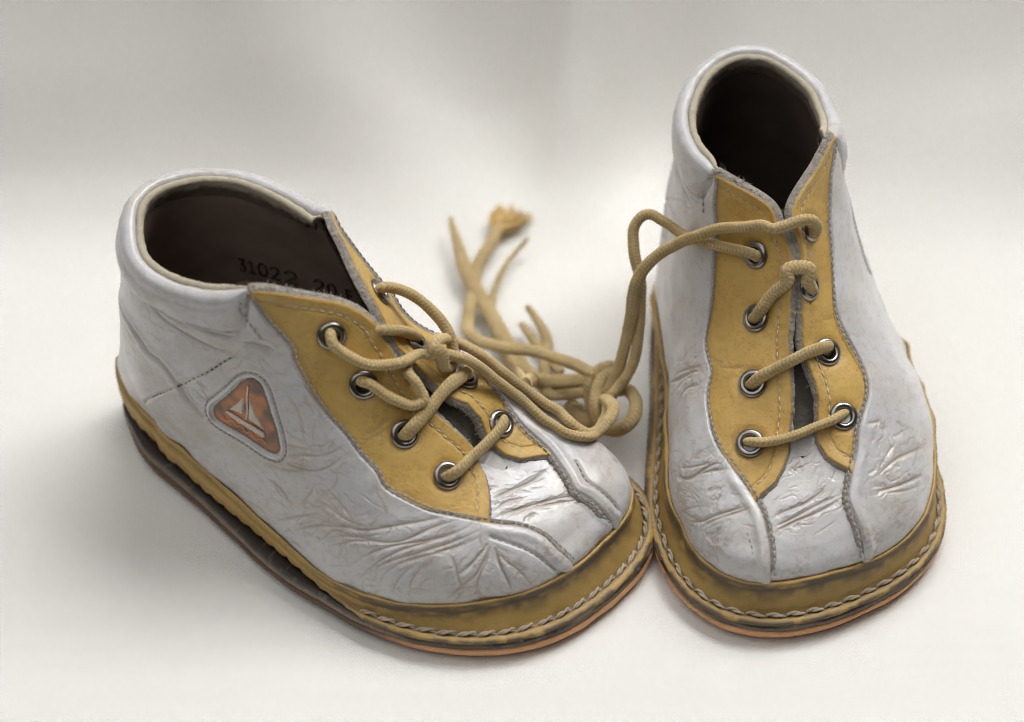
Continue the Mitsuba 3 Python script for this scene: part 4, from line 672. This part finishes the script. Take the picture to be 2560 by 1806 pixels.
    def col_mid(v, ki):
        t = sst(.35, .7, nz(v, [5., 5., 1.4], 3, 123)); cc = lerp([.03, .023, .019], [.12, .088, .058], t[:, None]); xl = (v-ax[0])@unit(ax[1]-ax[0]); bk = sst(76, 54, xl); cc = lerp(cc, np.where(((ki >= 1) & (ki <= 4))[:, None], np.array([.17, .13, .10])*(.7+.6*nz(v, 3., 2, 125))[:, None], [.016, .010, .007]), (.95*bk)[:, None])  # rear recess top painted near black for the shade under the band
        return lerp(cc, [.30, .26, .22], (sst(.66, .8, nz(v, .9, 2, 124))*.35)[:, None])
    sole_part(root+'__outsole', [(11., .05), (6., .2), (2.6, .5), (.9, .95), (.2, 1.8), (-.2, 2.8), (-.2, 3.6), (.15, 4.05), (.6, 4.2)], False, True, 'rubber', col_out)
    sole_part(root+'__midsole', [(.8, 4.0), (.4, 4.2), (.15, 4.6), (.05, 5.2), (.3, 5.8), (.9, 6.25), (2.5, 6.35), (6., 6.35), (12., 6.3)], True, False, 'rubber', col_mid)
    # ---- yellow band (rand) between upper and sole
    nb = 1200
    ub_ = np.linspace(0, 1, nb, endpoint=False)
    Fb = body0(ub_, np.zeros(nb)); sd = np.linspace(0, 1, 6000, endpoint=False); sp = sole0(sd, 0.)
    near = np.unwrap(2*math.pi*sd[cKDTree(sp[:, :2]).query(Fb[:, :2])[1]])/(2*math.pi)
    kern = np.hanning(61); kern /= kern.sum()
    dd = near-ub_; dd = np.convolve(np.r_[dd[-60:], dd, dd[:60]], kern, 'same')[60:-60]; su = ub_+dd
    xx = Fb[:, 0]; lat = ub_ < .5
    wf = np.where(lat, sst(54, 80, xx), sst(28, 52, xx))
    R0 = B.S(ub_, .0, 1.75); Nb = B.N(ub_, .0); hor = unit(Nb*[1, 1, 0]); k9 = np.hanning(91); k9 /= k9.sum(); hor = unit(np.stack([np.convolve(np.r_[hor[-60:, j_], hor[:, j_], hor[:60, j_]], k9, 'same')[60:-60] for j_ in range(3)], 1)); zz = np.array([0, 0, 1.])
    def fl_(ins, z):
        p = B.warp(sole0(su, z, ins)); p[:, 2] = z; return p
    sc_ = np.r_[0, np.cumsum(np.linalg.norm(np.diff(R0, axis=0), axis=1))]
    scal = np.abs(np.sin(sc_*math.pi/4.7))
    q3_ = fl_(4.0, 7.7); top0 = R0+hor*.95-zz*1.7
    front = [fl_(.55, 6.1), fl_(.5, 6.6), fl_(.95, 7.0), fl_(1.8, 7.15), fl_(2.5, 7.0), fl_(3.0, 6.8), fl_(3.5, 7.05), q3_,
        lerp(q3_, top0, .3)-zz*.25, lerp(q3_, top0, .6)-zz*.3, lerp(q3_, top0, .85)-zz*.15, top0, R0+hor*1.15-zz*.5, R0+hor*1.05+zz*.3, R0+hor*.6+zz*.75, R0+hor*.05+zz*.6, R0-hor*.5-zz*.8]
    low = R0+hor*.85-zz*(7.3+1.1*scal)[:, None]
    low[:, 2] = np.maximum(low[:, 2], 7.25+.9*(1-scal))
    back = [low-hor*1.2, low-hor*.6-zz*.15, low-zz*.05, low+zz*.35+hor*.1]+[lerp(low+zz*.5, top0, t)+hor*.25*math.sin(t*3.1) for t in np.linspace(.1, .95, 7)]+[f__-hor*(.75*sst(45, 25, xx))[:, None]*max(0, 1-.25*i_) for i_, f__ in enumerate(front[11:])]
    Rb = np.stack([lerp(b_, f__, wf[:, None]) for b_, f__ in zip(back, front)], 1)
    kcs = np.tile(np.arange(Rb.shape[1]), nb)
    nbm = unit(np.cross(np.gradient(Rb, axis=1), np.gradient(Rb, axis=0)))
    if (nbm[:, 9]*hor).sum() < 0: nbm = -nbm
    v = Rb.reshape(-1, 3)
    v = v+nbm.reshape(-1, 3)*(((nz(v, 5., 3, 131)-.5)*.7)+(nz(v, 1.6, 2, 132)-.5)*.22)[:, None]
    c = lerp(BAND*1.25, BAND, np.repeat(wf, Rb.shape[1])[:, None])*(.85+.3*nz(v, 5., 3, 133))[:, None]
    wear_shade = np.where((kcs >= 11) & (kcs <= 13), .95*sst(.22, .5, nz(v, [6., 6., 2.], 3, 134)), 0)+np.where(kcs == 10, .75*sst(.3, .6, nz(v, 4., 3, 135)), 0)+np.where(kcs == 9, .35*sst(.4, .65, nz(v, 4., 3, 139)), 0)+np.where(kcs <= 2, .85*sst(.28, .52, nz(v, 3., 3, 136)), 0)+np.where((kcs >= 4) & (kcs <= 6), .5, 0)
    wear_shade = lerp(np.where(kcs >= 15, .85, np.where(kcs <= 3, .45, wear_shade*.25)), wear_shade, np.repeat(wf, Rb.shape[1]))  # rear top rows painted dark for the shaded gap behind the band
    c = lerp(c, [.075, .055, .038], np.clip(wear_shade, 0, 1)[:, None])
    c = lerp(c, [.47, .30, .09], np.where((kcs == 14) | (kcs == 15), .6*nz(v, 3., 2, 137)*np.repeat(wf, Rb.shape[1]), 0)[:, None])
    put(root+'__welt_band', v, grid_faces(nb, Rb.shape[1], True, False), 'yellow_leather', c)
    labels[root+'__welt_band'] = {'label': 'worn yellow leather band stitched round the sole'}
    # welt stitches, each a short twisted cord
    gpath = B.warp(sole0(su, 6.8, 3.0)); gpath[:, 2] = 7.0
    i0 = int(nb*.62); order = np.r_[i0:nb, 0:int(nb*.38)]
    ok = wf[order] > .8; order = order[ok]
    order = np.sort(np.where(order > nb*.5, order-nb, order))
    gp = resample(gpath[order], .1); sl_ = np.r_[0, np.cumsum(np.linalg.norm(np.diff(gp, axis=0), axis=1))]
    a, i = .5, 0
    rng = np.random.default_rng(3)
    while a+4.4 < sl_[-1]:
        L_ = 4.3+rng.uniform(-.3, .3); t = np.linspace(a, a+L_, 12); p = np.stack([np.interp(t, sl_, gp[:, k]) for k in range(3)], 1)
        e_ = np.abs(np.linspace(-1, 1, 12))
        p[:, 2] += .55-.95*e_**4
        tg, n__, b__ = frames(p, up=np.tile([0, 0, 1.], (12, 1)))
        p += b__*(np.linspace(.35, -.35, 12)*B.mir)[:, None]
        w = np.linspace(0, 5.2, 12)
        parts = [tube(p+(b__*np.cos(w+o)[:, None]+n__*np.sin(w+o)[:, None])*.27,   .355*(1-.35*e_**6), 6) for o in (0, math.pi)]
        v, f = join(parts)
        put(root+'__welt_band__stitch'+('_%03d' % i if i else ''), v, f, 'thread', np.array([.33, .275, .21])*rng.uniform(.85, 1.12))
        a += L_+.45; i += 1
    return B

BA = build_shoe('shoe', 'A', 'right toddler shoe seen from its outer side, white and yellow leather with an orange badge')
BB = build_shoe('shoe_001', 'B', 'left toddler shoe standing toe forward, white and yellow leather, beside the first')

# ------------------------------------------------------------------ laces
def braid(s, a):
    k = a*8/(2*math.pi); f = k-np.floor(k); sg = np.where(np.floor(k) % 2 < 1, 1., -1.)
    return .055*(np.sin(2*math.pi*(s/.95+sg*(f-.5)*.75))+.5*np.cos(2*math.pi*f)-.3)
def cord(p, r=1.66, flat=.78, taper=None, fray=0, seed=0):
    q = spline(p, .2)
    q = q + (np.stack([nz(q, 7., 2, 140+seed+k) for k in range(3)], 1)-.5)*.6
    t = np.linspace(0, 1, len(q)); rr = np.full(len(q), r)*(.92+.16*nz(q, 5., 2, 150+seed))
    if taper: rr = rr*np.interp(t, [0, 1-taper[0], 1], [1, 1, taper[1]])
    v, f = tube(q, rr, 22, flat=flat, disp=braid)
    s = np.r_[0, np.cumsum(np.linalg.norm(np.diff(q, axis=0), axis=1))]
    b = braid(s[:, None], (np.arange(22)*2*math.pi/22)[None, :]).ravel()/.065
    return v, f, np.r_[b, 0, 0]
def lace(key, strands, label):
    parts, bb = [], []
    for k, (p, kw) in enumerate(strands):
        v, f, b = cord(p, seed=k, **kw); parts.append((v, f)); bb.append(b)
    v, f = join(parts); b = np.concatenate(bb)
    g = nz(v, 2.4, 3, 160)
    c = lerp([.37, .265, .115], [.52, .40, .22], g[:, None]); c = lerp(c, [.46, .25, .12], (sst(.6, .75, nz(v, .8, 2, 161))*.3)[:, None])
    c = lerp(c, [.27, .22, .125], (sst(.5, .78, nz(v, 8., 2, 162))*.4)[:, None])
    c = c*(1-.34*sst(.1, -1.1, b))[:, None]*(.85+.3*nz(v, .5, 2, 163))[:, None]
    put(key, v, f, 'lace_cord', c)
    labels[key] = {'label': label, 'category': 'shoelace', 'group': 'tan cord laces'}
LA_, LB_ = LACES['A'], LACES['B']
bar = dict(r=1.85, flat=.62)
kn = dict(r=1.78, flat=.9)
lace('shoelace', [(LA_['bar4'], bar), (LA_['bar3'], bar), (LA_['bar2'], {}), (LA_['bar2m'], {}), (LA_['top'], {}), (LA_['medial'], {}), (LA_['knot'], kn),
    (LA_['end'], dict(r=2.1, flat=.6, taper=(.22, .3))), (LA_['end2'], dict(r=1.6, taper=(.3, .55))), (LA_['end4'], dict(r=1.4, taper=(.4, .6)))],
    'tan cord lace threaded through the side-on shoe, knotted above its flap')
lace('shoelace_001', [(LB_['bar4'], bar), (LB_['bar3'], bar), (LB_['bar2'], {}), (LB_['medial'], {}), (LB_['lateral'], {}), (LB_['knot'], kn),
    (LB_['end'], dict(r=1.75)), (LB_['end3'], dict(r=1.9, flat=.65, taper=(.3, .45)))],
    'tan cord lace threaded through the toe-forward shoe, looping down to the knot')
# frayed ends: loose fibres at every tip, one spread out like a brush
rng = np.random.default_rng(8)
def tuft(line, n, length, spread, bias, back=3., thick=.38):
    e = spline(line, 1.); d0 = unit(e[-1]-e[-4]); side = unit(np.array([d0[1], -d0[0], 0])); out = []
    for k in range(n):
        a = rng.uniform(-1, 1); st = e[-1]-d0*back+side*a*1.1+np.array([0, 0, rng.uniform(-.8, .8)])
        L_ = length*rng.uniform(.55, 1.1); w = rng.normal(0, .5, 3)
        out.append(tube(np.stack([st+d0*L_*t+side*(a*spread+bias)*t**1.1+np.array([0, 0, rng.uniform(-1.5, 2.2)])*t+w*math.sin(3*t) for t in np.linspace(0, 1, 7)]), thick*np.array([1., 1, .95, .85, .75, .6, .35]), 5))
    return out
def frayed(key, tufts):
    v, f = join(sum(tufts, []))
    put(key, v, f, 'lace_cord', lerp([.45, .29, .11], [.64, .46, .21], nz(v, 1.6, 2, 170)[:, None]))
frayed('shoelace_001__frayed_end', [tuft(LB_['end'], 120, 10., 4.8, 1.8, thick=.34)])
labels['shoelace_001__frayed_end'] = {'label': 'frayed brush-like lace end'}
